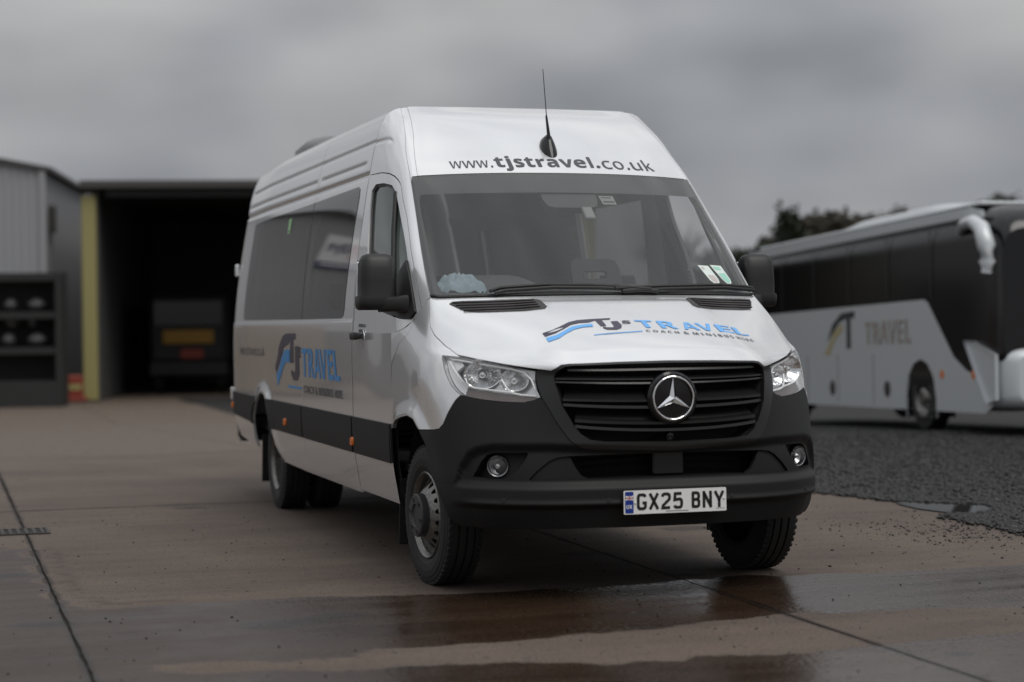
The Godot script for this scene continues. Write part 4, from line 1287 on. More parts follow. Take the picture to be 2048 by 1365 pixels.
	drape(lining, cab, PILLAR, [], -0.035, 0.0, false)
	drape(lining, cab, PILLAR, [], -0.035, 0.0, true)
	drape(lining, cab, [0, 3.0, 6, 3.0, 6, 6.99, 0, 6.99], [], -0.04, 0.0, false)
	drape(lining, cab, [0, 3.0, 6, 3.0, 6, 6.99, 0, 6.99], [], -0.04, 0.0, true)
	for mir in [false, true]:
		drape(lining, flank, [-6.0, 0.95, -1.41, 0.95, -1.41, VTOP - 0.003, -6.0, VTOP - 0.003], [[-5.36, 1.42, -3.03, 1.42, -3.03, 2.085, -5.32, 2.075], [-2.92, 1.42, -1.74, 1.42, -1.66, 2.09, -2.92, 2.085]], -0.045, 0.0, mir)
	part(van, "interior_lining", lining, M.lining)
	part(van, "cabin_floor", box(MB.new(), Vector3(0, 0.56, -2.95), Vector3(1.84, 0.04, 6.0)), M.dash)
	part(van, "bulkhead", box(MB.new(), Vector3(0, 0.98, 0.02), Vector3(1.8, 0.86, 0.03)), M.void_black)
	# sensor pod and mirror device behind the windscreen
	part(van, "sensor_housing", both(cab, [0, 2.62, 0.62, 2.62, 0.62, 2.36, 0.55, 2.22, 0.42, 2.185, 0, 2.18], [], -0.015, 0.04), M.dash)
	part(van, "toll_tag", part_box_on(cab, 0.30, 2.06, Vector2(0.06, 0.10), -0.02), M.clear_grey)
	part(van, "windscreen_label", decal(MB.new(), cab, [0.66, 2.44, 1.02, 2.44, 1.04, 2.24, 0.70, 2.24], -0.008), M.clear_grey)
	part(van, "label_print", decal(decal(MB.new(), cab, [0.70, 2.41, 0.95, 2.41, 0.95, 2.385, 0.72, 2.385], -0.007), cab, [0.72, 2.32, 1.0, 2.32, 1.0, 2.28, 0.74, 2.28], -0.007), M.dash)
	# two stickers low on the passenger side of the screen
	var st := part(van, "windscreen_sticker", decal(MB.new(), cab, [2.74, 0.745, 3.20, 0.73, 3.36, 0.40, 3.33, 0.32, 3.20, 0.285, 3.06, 0.30, 2.94, 0.38], -0.004), M.sticker_white, "white and pink rounded sticker low in the windscreen")
	part(st, "print", decal(decal(MB.new(), cab, [2.96, 0.50, 3.20, 0.50, 3.30, 0.40, 3.27, 0.34, 3.18, 0.315, 3.08, 0.33, 3.0, 0.41], -0.003), cab, [2.82, 0.70, 2.95, 0.70, 2.98, 0.64, 2.88, 0.64], -0.003), M.sticker_pink)
	var s2 := part(van, "windscreen_sticker", decal(MB.new(), cab, [3.30, 0.755, 3.86, 0.735, 4.05, 0.40, 4.02, 0.32, 3.88, 0.285, 3.72, 0.30, 3.56, 0.40], -0.004), M.sticker_white, "white and green rounded sticker low in the windscreen")
	part(s2, "print", decal(decal(MB.new(), cab, [3.52, 0.55, 3.86, 0.55, 3.98, 0.40, 3.95, 0.34, 3.86, 0.31, 3.74, 0.33, 3.60, 0.42], -0.003), cab, [3.40, 0.71, 3.72, 0.70, 3.76, 0.63, 3.46, 0.63], -0.003), M.sticker_green)


func part_box_on(L: Dictionary, s: float, t: float, size: Vector2, off: float) -> MB:
	var o: Array = on(L, s, t, off)
	var b := Basis.looking_at(-o[1], Vector3.UP)
	return box(MB.new(), o[0], Vector3(size.x, size.y, 0.02), b, 0.006)

# ---------------------------------------------------------------- materials
func make_materials() -> void:
	mat("paint", lin(0.85, 0.86, 0.872), 0.22, 0.60, {"clearcoat_enabled": true, "clearcoat": 1.0, "clearcoat_roughness": 0.03})
	mat("bumper", lin(0.0085, 0.0085, 0.0088), 0.60, 0.0, {"metallic_specular": 0.42, "heightmap_enabled": true, "heightmap_scale": 0.012, "heightmap_texture": noise_tex(256, 0.25, 5, []), "uv1_triplanar": true, "uv1_scale": Vector3(9, 9, 9)})
	mat("grille", lin(0.010, 0.010, 0.010), 0.32)
	mat("gloss_black", lin(0.006, 0.006, 0.007), 0.10)
	mat("void_black", lin(0.006, 0.006, 0.006), 0.8)
	mat("liner", lin(0.010, 0.010, 0.010), 0.85)
	mat("rubber", lin(0.014, 0.014, 0.014), 0.55)
	mat("mirror_plastic", lin(0.012, 0.012, 0.0125), 0.5)
	mat("pod", lin(0.18, 0.18, 0.185), 0.5)
	mat("glass", lin(0.70, 0.74, 0.73, 0.035), 0.015, 0.0, {"metallic_specular": 0.70})
	mat("side_glass", lin(0.45, 0.60, 0.55, 0.16), 0.015, 0.0, {"metallic_specular": 0.62})
	mat("lamp_glass", lin(0.9, 0.92, 0.93, 0.03), 0.02)
	mat("privacy", lin(0.010, 0.012, 0.012, 0.82), 0.015, 0.0, {"metallic_specular": 0.68})
	mat("frit", lin(0.012, 0.012, 0.013), 0.5)
	mat("chrome", lin(0.86, 0.87, 0.88), 0.10, 1.0)
	mat("reflector", lin(0.80, 0.81, 0.82), 0.16, 1.0)
	mat("fog_reflector", lin(0.30, 0.30, 0.31), 0.2, 1.0)
	mat("lamp_shell", lin(0.66, 0.67, 0.68), 0.28, 0.7)
	mat("light_guide", lin(0.82, 0.83, 0.84), 0.22, 0.25)
	mat("indicator", lin(0.13, 0.105, 0.10), 0.25, 0.4)
	mat("vent", lin(0.045, 0.042, 0.042), 0.6)
	mat("amber", lin(0.70, 0.16, 0.01), 0.25)
	mat("ink", lin(0.055, 0.058, 0.065), 0.35)
	mat("navy", lin(0.035, 0.030, 0.060), 0.30)
	mat("sky_blue", lin(0.13, 0.42, 0.85), 0.30)
	mat("side_blue", lin(0.03, 0.27, 0.64), 0.30)
	mat("green", lin(0.25, 0.50, 0.22), 0.4)
	mat("plate", lin(0.74, 0.74, 0.73), 0.35)
	mat("plate_blue", lin(0.004, 0.03, 0.24), 0.35)
	mat("plate_red", lin(0.45, 0.02, 0.03), 0.4)
	mat("print_black", lin(0.008, 0.008, 0.008), 0.45)
	mat("tyre", lin(0.014, 0.014, 0.0135), 0.72, 0.0, {"heightmap_enabled": true, "heightmap_scale": 0.05, "heightmap_texture": noise_tex(256, 0.08, 15, []), "uv1_triplanar": true, "uv1_scale": Vector3(5, 5, 5)})
	mat("steel", lin(0.25, 0.247, 0.24), 0.34, 0.75, {"albedo_texture": noise_tex(256, 0.03, 21, [0.0, Color(0.55, 0.53, 0.5), 0.45, Color(0.9, 0.89, 0.88), 1.0, Color(1, 1, 1)]), "uv1_triplanar": true, "uv1_scale": Vector3(4, 4, 4)})
	mat("hub", lin(0.045, 0.045, 0.046), 0.5, 0.2)
	mat("dash", lin(0.030, 0.030, 0.031), 0.75)
	mat("trim", lin(0.05, 0.05, 0.052), 0.8)
	mat("lining", lin(0.60, 0.60, 0.58), 0.9)
	mat("seat", lin(0.035, 0.042, 0.055), 0.9)
	mat("clear_grey", lin(0.13, 0.14, 0.135), 0.4)
	mat("sticker_white", lin(0.72, 0.80, 0.76), 0.4)
	mat("sticker_pink", lin(0.55, 0.48, 0.45), 0.4)
	mat("sticker_green", lin(0.30, 0.66, 0.52), 0.4)
	mat("cloth", lin(0.17, 0.23, 0.26), 0.9)
	# yard
	mat("joint_fill", lin(0.012, 0.011, 0.010), 0.9)
	var speck := noise_tex(512, 0.09, 31, [0.0, Color(0.30, 0.26, 0.225), 0.5, Color(0.355, 0.31, 0.27), 1.0, Color(0.42, 0.37, 0.325)], FastNoiseLite.TYPE_SIMPLEX_SMOOTH, 5)
	mat("far_concrete", Color.WHITE, 0.8, 0.0, {"albedo_texture": speck, "uv1_world_triplanar": true, "uv1_triplanar": true, "uv1_scale": Vector3(0.12, 0.12, 0.12)})
	var grav := noise_tex(512, 0.22, 41, [0.0, Color(0.03, 0.03, 0.03), 0.5, Color(0.085, 0.082, 0.08), 0.8, Color(0.14, 0.135, 0.13), 1.0, Color(0.26, 0.25, 0.24)], FastNoiseLite.TYPE_SIMPLEX_SMOOTH, 3)
	mat("gravel_bed", Color.WHITE, 0.9, 0.0, {"albedo_texture": grav, "uv1_world_triplanar": true, "uv1_triplanar": true, "uv1_scale": Vector3(0.45, 0.45, 0.45), "heightmap_enabled": true, "heightmap_scale": 0.5, "heightmap_texture": noise_tex(512, 0.22, 41, [])})
	mat("stone", lin(0.05, 0.05, 0.05), 0.5, 0.0, {"vertex_color_use_as_albedo": true})
	M.stone.albedo_color = Color.WHITE
	mat("water", lin(0.012, 0.011, 0.010), 0.02, 0.0, {"metallic_specular": 0.5})
	mat("iron", lin(0.05, 0.045, 0.04), 0.55, 0.6)
	# background
	mat("cladding", lin(0.31, 0.315, 0.33), 0.6, 0.1)
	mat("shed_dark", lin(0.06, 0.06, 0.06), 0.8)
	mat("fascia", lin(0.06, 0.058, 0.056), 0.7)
	mat("yellow", lin(0.29, 0.26, 0.105), 0.55)
	mat("orange_red", lin(0.22, 0.035, 0.02), 0.6)
	mat("skip_tan", lin(0.16, 0.11, 0.06), 0.7)
	mat("skip_black", lin(0.015, 0.015, 0.016), 0.6)
	mat("amber_bar", lin(0.30, 0.16, 0.015), 0.6)
	mat("rack", lin(0.018, 0.018, 0.018), 0.7)
	mat("scrap", lin(0.07, 0.07, 0.072), 0.6)
	mat("sign_white", lin(0.75, 0.75, 0.76), 0.4)
	mat("sign_navy", lin(0.015, 0.02, 0.10), 0.4)
	mat("sign_red", lin(0.45, 0.05, 0.05), 0.4)
	mat("coach_white", lin(0.56, 0.59, 0.61), 0.35, 0.1, {"clearcoat_enabled": true, "clearcoat": 1.0, "clearcoat_roughness": 0.3})
	mat("coach_glass", lin(0.004, 0.004, 0.005), 0.16)
	mat("coach_grey", lin(0.05, 0.05, 0.055), 0.25)
	mat("gold", lin(0.42, 0.36, 0.20), 0.4)
	mat("coach_brown", lin(0.34, 0.30, 0.27), 0.4)
	mat("bark", lin(0.045, 0.035, 0.028), 0.9)
	mat("leaf_dark", lin(0.020, 0.028, 0.014), 0.8)
	mat("leaf_brown", lin(0.040, 0.034, 0.022), 0.85)


# ---------------------------------------------------------------- yard
func height(z: float) -> float:
	var q := clampf(-9.5 - z, 0.0, 22.0)
	return -0.0325 * q * sm(0.0, 2.0, q)


const WET_U := [-3.0, 0.26, -2.66, 0.24, -2.13, 0.23, -1.64, 0.21, -1.04, 0.35, -0.6, 0.37, -0.18, 0.39, 0.22, 0.37, 0.77, 0.32, 1.43, 0.44, 2.25, 0.44, 4.0, 0.5]
const WET_L := [-3.0, 1.9, -2.59, 1.83, -2.06, 1.94, -1.76, 1.93, -1.63, 1.80, -1.05, 1.82, -0.69, 1.76, -0.21, 1.69, 0.33, 1.56, 0.78, 1.66, 1.43, 1.75, 4.0, 1.9]
const WET_2 := [-3.2, 1.6, -2.59, 1.83, -2.37, 2.05, -1.81, 2.15, -1.18, 2.27, -0.88, 2.44, -0.54, 2.51, -0.46, 2.42, 0.0, 2.5, 0.38, 2.37, 0.86, 2.38, 1.05, 2.35, 4.0, 2.3]


func noise_bytes(n: int, freq: float, seed_: int, oct := 4, stretch := 1.0) -> PackedByteArray:
	var f := FastNoiseLite.new()
	f.noise_type = FastNoiseLite.TYPE_SIMPLEX_SMOOTH
	f.seed = seed_
	f.frequency = freq
	f.fractal_octaves = oct
	var im := f.get_image(int(n / stretch), n, false, false, false)
	if stretch != 1.0:
		im.resize(n, n, Image.INTERPOLATE_CUBIC)
	im.convert(Image.FORMAT_L8)
	return im.get_data()


func yard_material() -> StandardMaterial3D:
	var n := 1792
	var coarse := noise_bytes(n, 0.006, 1, 5)
	var streak := noise_bytes(n, 0.035, 2, 5, 8.0)
	var grain := noise_bytes(n, 0.30, 3, 3)
	var edge := noise_bytes(n, 0.020, 4, 5)
	var flecks := noise_bytes(n, 0.12, 7, 2)
	rng.seed = 55
	var spots := []
	for k in 46:
		spots.append([rng.randf_range(-4.0, 3.4), rng.randf_range(-8.0, 3.4), 0.02 + 0.14 * pow(rng.randf(), 2.0), rng.randf_range(0.3, 0.7)])
	var rows := {}
	for q in spots:
		for j in range(int((q[1] - 0.3 + 12.0) / 16.0 * n), int((q[1] + 0.3 + 12.0) / 16.0 * n)):
			if not rows.has(j): rows[j] = []
			rows[j].append(q)
	var col := PackedByteArray()
	var rough := PackedByteArray()
	var bump := PackedByteArray()
	col.resize(n * n * 3)
	rough.resize(n * n)
	bump.resize(n * n)
	for j in n:
		var z := -12.0 + 16.0 * (j + 0.5) / n
		var near_spots: Array = rows.get(j, [])
		for i in n:
			var x := -8.0 + 16.0 * (i + 0.5) / n
			var k := j * n + i
			var c := coarse[k] / 255.0 - 0.5
			var s := streak[k] / 255.0 - 0.5
			var g := grain[k] / 255.0 - 0.5
			var e := edge[k] / 255.0 - 0.5
			# signed distances to the damp patches, frayed by noise
			var d := -1.0
			if z > -0.1:
				var fray := e * 0.16 + s * 0.10
				d = minf(z - table(WET_U, x), table(WET_L, x) - z) + fray
				d = maxf(d, z - table(WET_2, x) + fray * 1.4)
			if x < -2.4 and z > -2.6:
				d = maxf(d, minf(-2.80 + (0.16 * sm(-0.5, 0.4, z)) - x, z + 2.4) + e * 0.22)
			var wet := sm(-0.012, 0.035, d)
			var deep := wet * sm(-0.05, 0.35, d + e * 0.5 + s * 0.4) 
			var b := 1.0 + c * 0.55 + s * 0.42 + g * 0.34
			var rgb := Vector3(0.110, 0.081, 0.064) * b
			rgb = rgb.lerp(Vector3(0.114, 0.089, 0.067) * b, clampf(c * 2.0 + 0.3, 0.0, 1.0) * 0.6)
			# rusty rim by the left hand puddle, tyre dirt
			if x < -2.2 and z > -2.4 and z < 0.7:
				rgb = rgb.lerp(Vector3(0.045, 0.028, 0.023) * b, 0.65 * sm(0.10, 0.02, absf(d + 0.10) + e * 0.2) * sm(-0.1, 0.2, s + e))
			for q in near_spots:
				if absf(x - q[0]) < 0.45:
					var ds := Vector2((x - q[0]) * 0.6, z - q[1]).length() + e * 0.10 + s * 0.04
					rgb *= 1.0 - q[3] * sm(q[2], q[2] * 0.55, ds)
			# dirt packed along the joints
			var dj := minf(absf(z + 4.85) * (1.0 if z < -4.85 else 0.7), minf(absf(x + 2.78), absf(x - 0.33)) * 1.6) + e * 0.05
			rgb *= 1.0 - 0.72 * sm(0.055, 0.012, dj)
			var fl := flecks[k] / 255.0
			if fl > 0.80:
				rgb *= 0.5
			elif fl < 0.17:
				rgb *= 1.22
			rgb = rgb.lerp(rgb * Vector3(0.33, 0.25, 0.19), wet * 0.92)
			col[k * 3] = int(clampf(Color(rgb.x, 0, 0).linear_to_srgb().r, 0, 1) * 255)
			col[k * 3 + 1] = int(clampf(Color(rgb.y, 0, 0).linear_to_srgb().r, 0, 1) * 255)
			col[k * 3 + 2] = int(clampf(Color(rgb.z, 0, 0).linear_to_srgb().r, 0, 1) * 255)
			var r := lerpf(0.80 + g * 0.2, 0.30 + s * 0.22 + g * 0.25, wet)
			r = lerpf(r, 0.24 + s * 0.20 + g * 0.14, deep)
			r = lerpf(r, 0.52 + s * 0.25, wet * sm(-1.2, -2.9, x + e * 0.8))
			rough[k] = int(clampf(r, 0.05, 1.0) * 255)
			bump[k] = int(clampf(0.5 + (g * 0.55 + s * 0.35) * (1.0 - deep * 0.75) + (0.0 if fl < 0.80 else -0.15), 0, 1) * 255)
	var m := mat("yard_concrete", Color.WHITE, 1.0)
	m.albedo_texture = ImageTexture.create_from_image(Image.create_from_data(n, n, false, Image.FORMAT_RGB8, col))
	m.roughness_texture = ImageTexture.create_from_image(Image.create_from_data(n, n, false, Image.FORMAT_L8, rough))
	m.heightmap_enabled = true
	m.heightmap_scale = 0.9
	m.heightmap_texture = ImageTexture.create_from_image(Image.create_from_data(n, n, false, Image.FORMAT_L8, bump))
	m.detail_enabled = true
	m.detail_blend_mode = BaseMaterial3D.BLEND_MODE_MUL
	m.detail_uv_layer = BaseMaterial3D.DETAIL_UV_2
	m.detail_albedo = noise_tex(512, 0.16, 61, [0.0, Color(0.5, 0.48, 0.46), 0.40, Color(0.90, 0.89, 0.88), 0.62, Color(1, 1, 1), 1.0, Color(1, 1, 1)], FastNoiseLite.TYPE_SIMPLEX_SMOOTH, 3)
	m.uv2_scale = Vector3(0.8, 0.8, 1)
	m.uv1_scale = Vector3(1.0 / 16.0, 1.0 / 16.0, 1)
	m.uv1_offset = Vector3(0.5, 12.0 / 16.0, 0)
	return m


const GRAVEL_EDGE := [3.10, -4.7, 3.09, -3.95, 3.2, -3.6, 3.30, -3.2, 3.33, -2.95, 3.6, -2.45, 3.40, -2.0, 3.18, -1.95, 3.12, -1.71, 3.10, -1.23, 3.06, -0.89, 3.10, -0.4, 3.0, 0.3, 3.12, 1.2, 3.0, 3.0]


func build_yard() -> void:
	# one sheet to the horizon
	var mb := MB.new()
	var zs := [60.0, 8.0, -9.5, -10.5, -11.5, -13.0, -31.5, -60.0, -450.0]
	for k in zs.size() - 1:
		for xx in [[-400.0, 400.0]]:
			mb.quad(Vector3(xx[0], height(zs[k]) - 0.035, zs[k]), Vector3(xx[1], height(zs[k]) - 0.035, zs[k]), Vector3(xx[1], height(zs[k + 1]) - 0.035, zs[k + 1]), Vector3(xx[0], height(zs[k + 1]) - 0.035, zs[k + 1]), Vector3.UP)
	var g := part(self, "ground", mb, M.far_concrete)
	tag(g, "brown grey concrete ground of the yard", "ground", "", "structure")
	ground_lat = lattice(-20.0, 0.5, 81, -48.0, 0.5, 115, func(x: float, z: float) -> Vector3: return Vector3(x, height(z), z), Vector3.UP)
	var near := yard_material()
	var xs := [-12.11, -9.0, -5.89, -2.78, 0.33, 3.44]
	var zr := [6.4, -4.85, -12.0, -23.0, -32.0, -41.0]
	for i in xs.size() - 1:
		for j in zr.size() - 1:
			var a: float = xs[i] + 0.008
			var b: float = xs[i + 1] - 0.008
			var c: float = zr[j + 1] + 0.008
			var d: float = zr[j] - 0.008
			var pl := MB.new()
			var o := PackedVector2Array()
			# slightly ragged slab edges
			rng.seed = i * 31 + j * 7 + 3
			for q in [[Vector2(a, c), Vector2(b, c)], [Vector2(b, c), Vector2(b, d)], [Vector2(b, d), Vector2(a, d)], [Vector2(a, d), Vector2(a, c)]]:
				var steps := int(q[0].distance_to(q[1]) / 0.12)
				for s in steps:
					o.append(q[0].lerp(q[1], float(s) / steps) + Vector2(rng.randf_range(-0.004, 0.004), rng.randf_range(-0.004, 0.004)))
			drape(pl, ground_lat, o, [], 0.0, 0.03)
			pl.uv2 = pl.uv.duplicate()
			var sl := part(g, "concrete_slab", pl, near if j <= 1 and i >= 2 else M.far_concrete)
			sl.mesh = pl.done()
	# dark joint filler just below the slabs
	var jf := MB.new()
	for x in xs:
		jf.quad(Vector3(x - 0.03, -0.014, 6.4), Vector3(x + 0.03, -0.014, 6.4), Vector3(x + 0.03, -0.014, -5.4), Vector3(x - 0.03, -0.014, -5.4), Vector3.UP)
	jf.quad(Vector3(-12, -0.012, -4.88), Vector3(3.4, -0.012, -4.88), Vector3(3.4, -0.012, -4.82), Vector3(-12, -0.012, -4.82), Vector3.UP)
	part(g, "joint_filler", jf, M.joint_fill)
	# gravel to the right
	var e := poly(GRAVEL_EDGE)
	var o := PackedVector2Array()
	for i in e.size() - 1:
		for s in 6:
			var q := e[i].lerp(e[i + 1], s / 6.0)
			o.append(q + Vector2(rng.randf_range(-0.03, 0.03), rng.randf_range(-0.02, 0.02)))
	o.append_array([Vector2(3.0, 6.0), Vector2(19.9, 6.0), Vector2(19.9, -45.0), Vector2(3.3, -45.0), Vector2(3.2, -20), Vector2(3.1, -10.0)])
	var gr := part(self, "gravel", drape(MB.new(), ground_lat, o, [], 0.004, 0.0), M.gravel_bed)
	tag(gr, "dark wet gravel area beside the concrete", "gravel", "", "structure")
	var far := MB.new()
	for k in zs.size() - 1:
		if zs[k] > 10: continue
		far.quad(Vector3(19.8, height(zs[k]) + 0.008, zs[k]), Vector3(200, height(zs[k]) + 0.008, zs[k]), Vector3(200, height(zs[k + 1]) + 0.008, zs[k + 1]), Vector3(19.8, height(zs[k + 1]) + 0.008, zs[k + 1]), Vector3.UP)
	part(gr, "far_gravel", far, M.gravel_bed)
	# loose stones
	rng.seed = 77
	var st := SurfaceTool.new()
	var lump := MB.new()
	var rings := []
	for k in [[-0.5, 0.35], [-0.25, 0.85], [0.15, 1.0], [0.42, 0.6], [0.55, 0.15]]:
		var r := ring_of(Vector3(0, k[0], 0), Vector3(k[1], 0, 0), Vector3(0, 0, k[1] * 0.8), 1.0, 6)
		for q in r.size():
			r[q] *= rng.randf_range(0.8, 1.15)
		rings.append(r)
	skin(lump, rings)
	var mesh := lump.done()
	mesh.surface_set_material(0, M.stone)
	var spots := []
	var edge_of := func(z: float) -> float:
		for i in e.size() - 1:
			if z >= e[i].y and z <= e[i + 1].y:
				return lerpf(e[i].x, e[i + 1].x, (z - e[i].y) / maxf(e[i + 1].y - e[i].y, 0.001))
		return 3.1
	for k in 70000:
		var z := -0.2 - 13.5 * pow(rng.randf(), 1.6)
		var x: float = edge_of.call(z) + 5.5 * pow(rng.randf(), 1.3) + rng.randfn(-0.02, 0.05)
		if Geometry2D.is_point_in_polygon(Vector2(x, z), poly(PUDDLE)):
			continue
		spots.append([x, z, rng.randf_range(0.007, 0.021) * (1.5 if rng.randf() < 0.06 else 1.0), 0.004])
	for k in 800:
		var z := rng.randfn(-1.1, 0.5)
		var x: float = edge_of.call(z) - absf(rng.randfn(0.0, 0.55))
		if x > 1.2:
			spots.append([x, z, 0.0015 + 0.009 * pow(rng.randf(), 3.0), 0.0])
	for k in 1300:
		spots.append([rng.randf_range(-4.0, 3.0), rng.randf_range(-5.0, 3.4), 0.0012 + 0.006 * pow(rng.randf(), 3.0), 0.0])
	var mm := MultiMesh.new()
	mm.transform_format = MultiMesh.TRANSFORM_3D
	mm.use_colors = true
	mm.mesh = mesh
	mm.instance_count = spots.size()
	for k in spots.size():
		var p: Array = spots[k]
		var b := Basis(Vector3.UP, rng.randf() * TAU) * Basis(Vector3.RIGHT, rng.randf_range(-0.5, 0.5))
		mm.set_instance_transform(k, Transform3D(b.scaled(Vector3.ONE * p[2]), Vector3(p[0], height(p[1]) + p[3] + p[2] * 0.35, p[1])))
		var t := rng.randf_range(0.003, 0.015)
		if p[3] == 0.0: t *= 0.4
		elif rng.randf() < 0.10: t *= 3.0
		mm.set_instance_color(k, Color(t, t * 0.97, t * rng.randf_range(0.88, 0.98)))
	var mi := MultiMeshInstance3D.new()
	mi.name = "loose_stones"
	mi.multimesh = mm
	add_child(mi)
	tag(mi, "loose dark stones scattered over gravel and concrete", "stones", "", "stuff")
	# puddle at the gravel edge
	var pu := part(self, "puddle", drape(MB.new(), ground_lat, fine(PUDDLE, 4), [], 0.009, 0.0), M.water)
	tag(pu, "small still puddle at the gravel edge mirroring the coach", "puddle", "", "structure")
	# drain
	var dr := thing("drain_grate", "rusty iron drain grate set in the concrete joint", "drain", Vector3(-2.80, 0.004, -3.36))
	part(dr, "grate_frame", box(box(box(box(MB.new(), Vector3(0, 0, 0.16), Vector3(0.34, 0.012, 0.025)), Vector3(0, 0, -0.16), Vector3(0.34, 0.012, 0.025)), Vector3(0.16, 0, 0), Vector3(0.02, 0.012, 0.295)), Vector3(-0.16, 0, 0), Vector3(0.02, 0.012, 0.295)), M.iron)
	for k in 6:
		part(dr, "grate_bar", box(MB.new(), Vector3(-0.125 + 0.05 * k, 0.001, 0), Vector3(0.022, 0.012, 0.295)), M.iron)
	part(dr, "pit", box(MB.new(), Vector3(0, -0.002, 0), Vector3(0.30, 0.006, 0.30)), M.void_black)


const PUDDLE := [3.30, -2.92, 3.36, -2.88, 3.48, -2.75, 3.62, -2.58, 3.74, -2.38, 3.66, -2.2, 3.54, -2.06, 3.42, -1.97, 3.28, -1.97, 3.22, -2.2, 3.19, -2.4, 3.22, -2.7]


# ---------------------------------------------------------------- background
func corrugated(mb: MB, a: Vector3, b: Vector3, top: Callable, pitch := 0.22, depth := 0.04) -> MB:
	# ribbed wall from a to b; top(f) gives the height above a.y
	var d := b - a
	var n := int(d.length() / pitch)
	var m := Vector3(-d.z, 0, d.x).normalized()
	for k in n:
		var f := [float(k) / n, (k + 0.35) / n, (k + 0.5) / n, (k + 0.85) / n, (k + 1.0) / n]
		var o := [0.0, 0.0, depth, depth, 0.0]
		for s in 4:
			var p: Vector3 = a + d * f[s] + m * o[s]
			var q: Vector3 = a + d * f[s + 1] + m * o[s + 1]
			mb.quad(p, q, q + Vector3(0, top.call(f[s + 1]), 0), p + Vector3(0, top.call(f[s]), 0), m)
	return mb


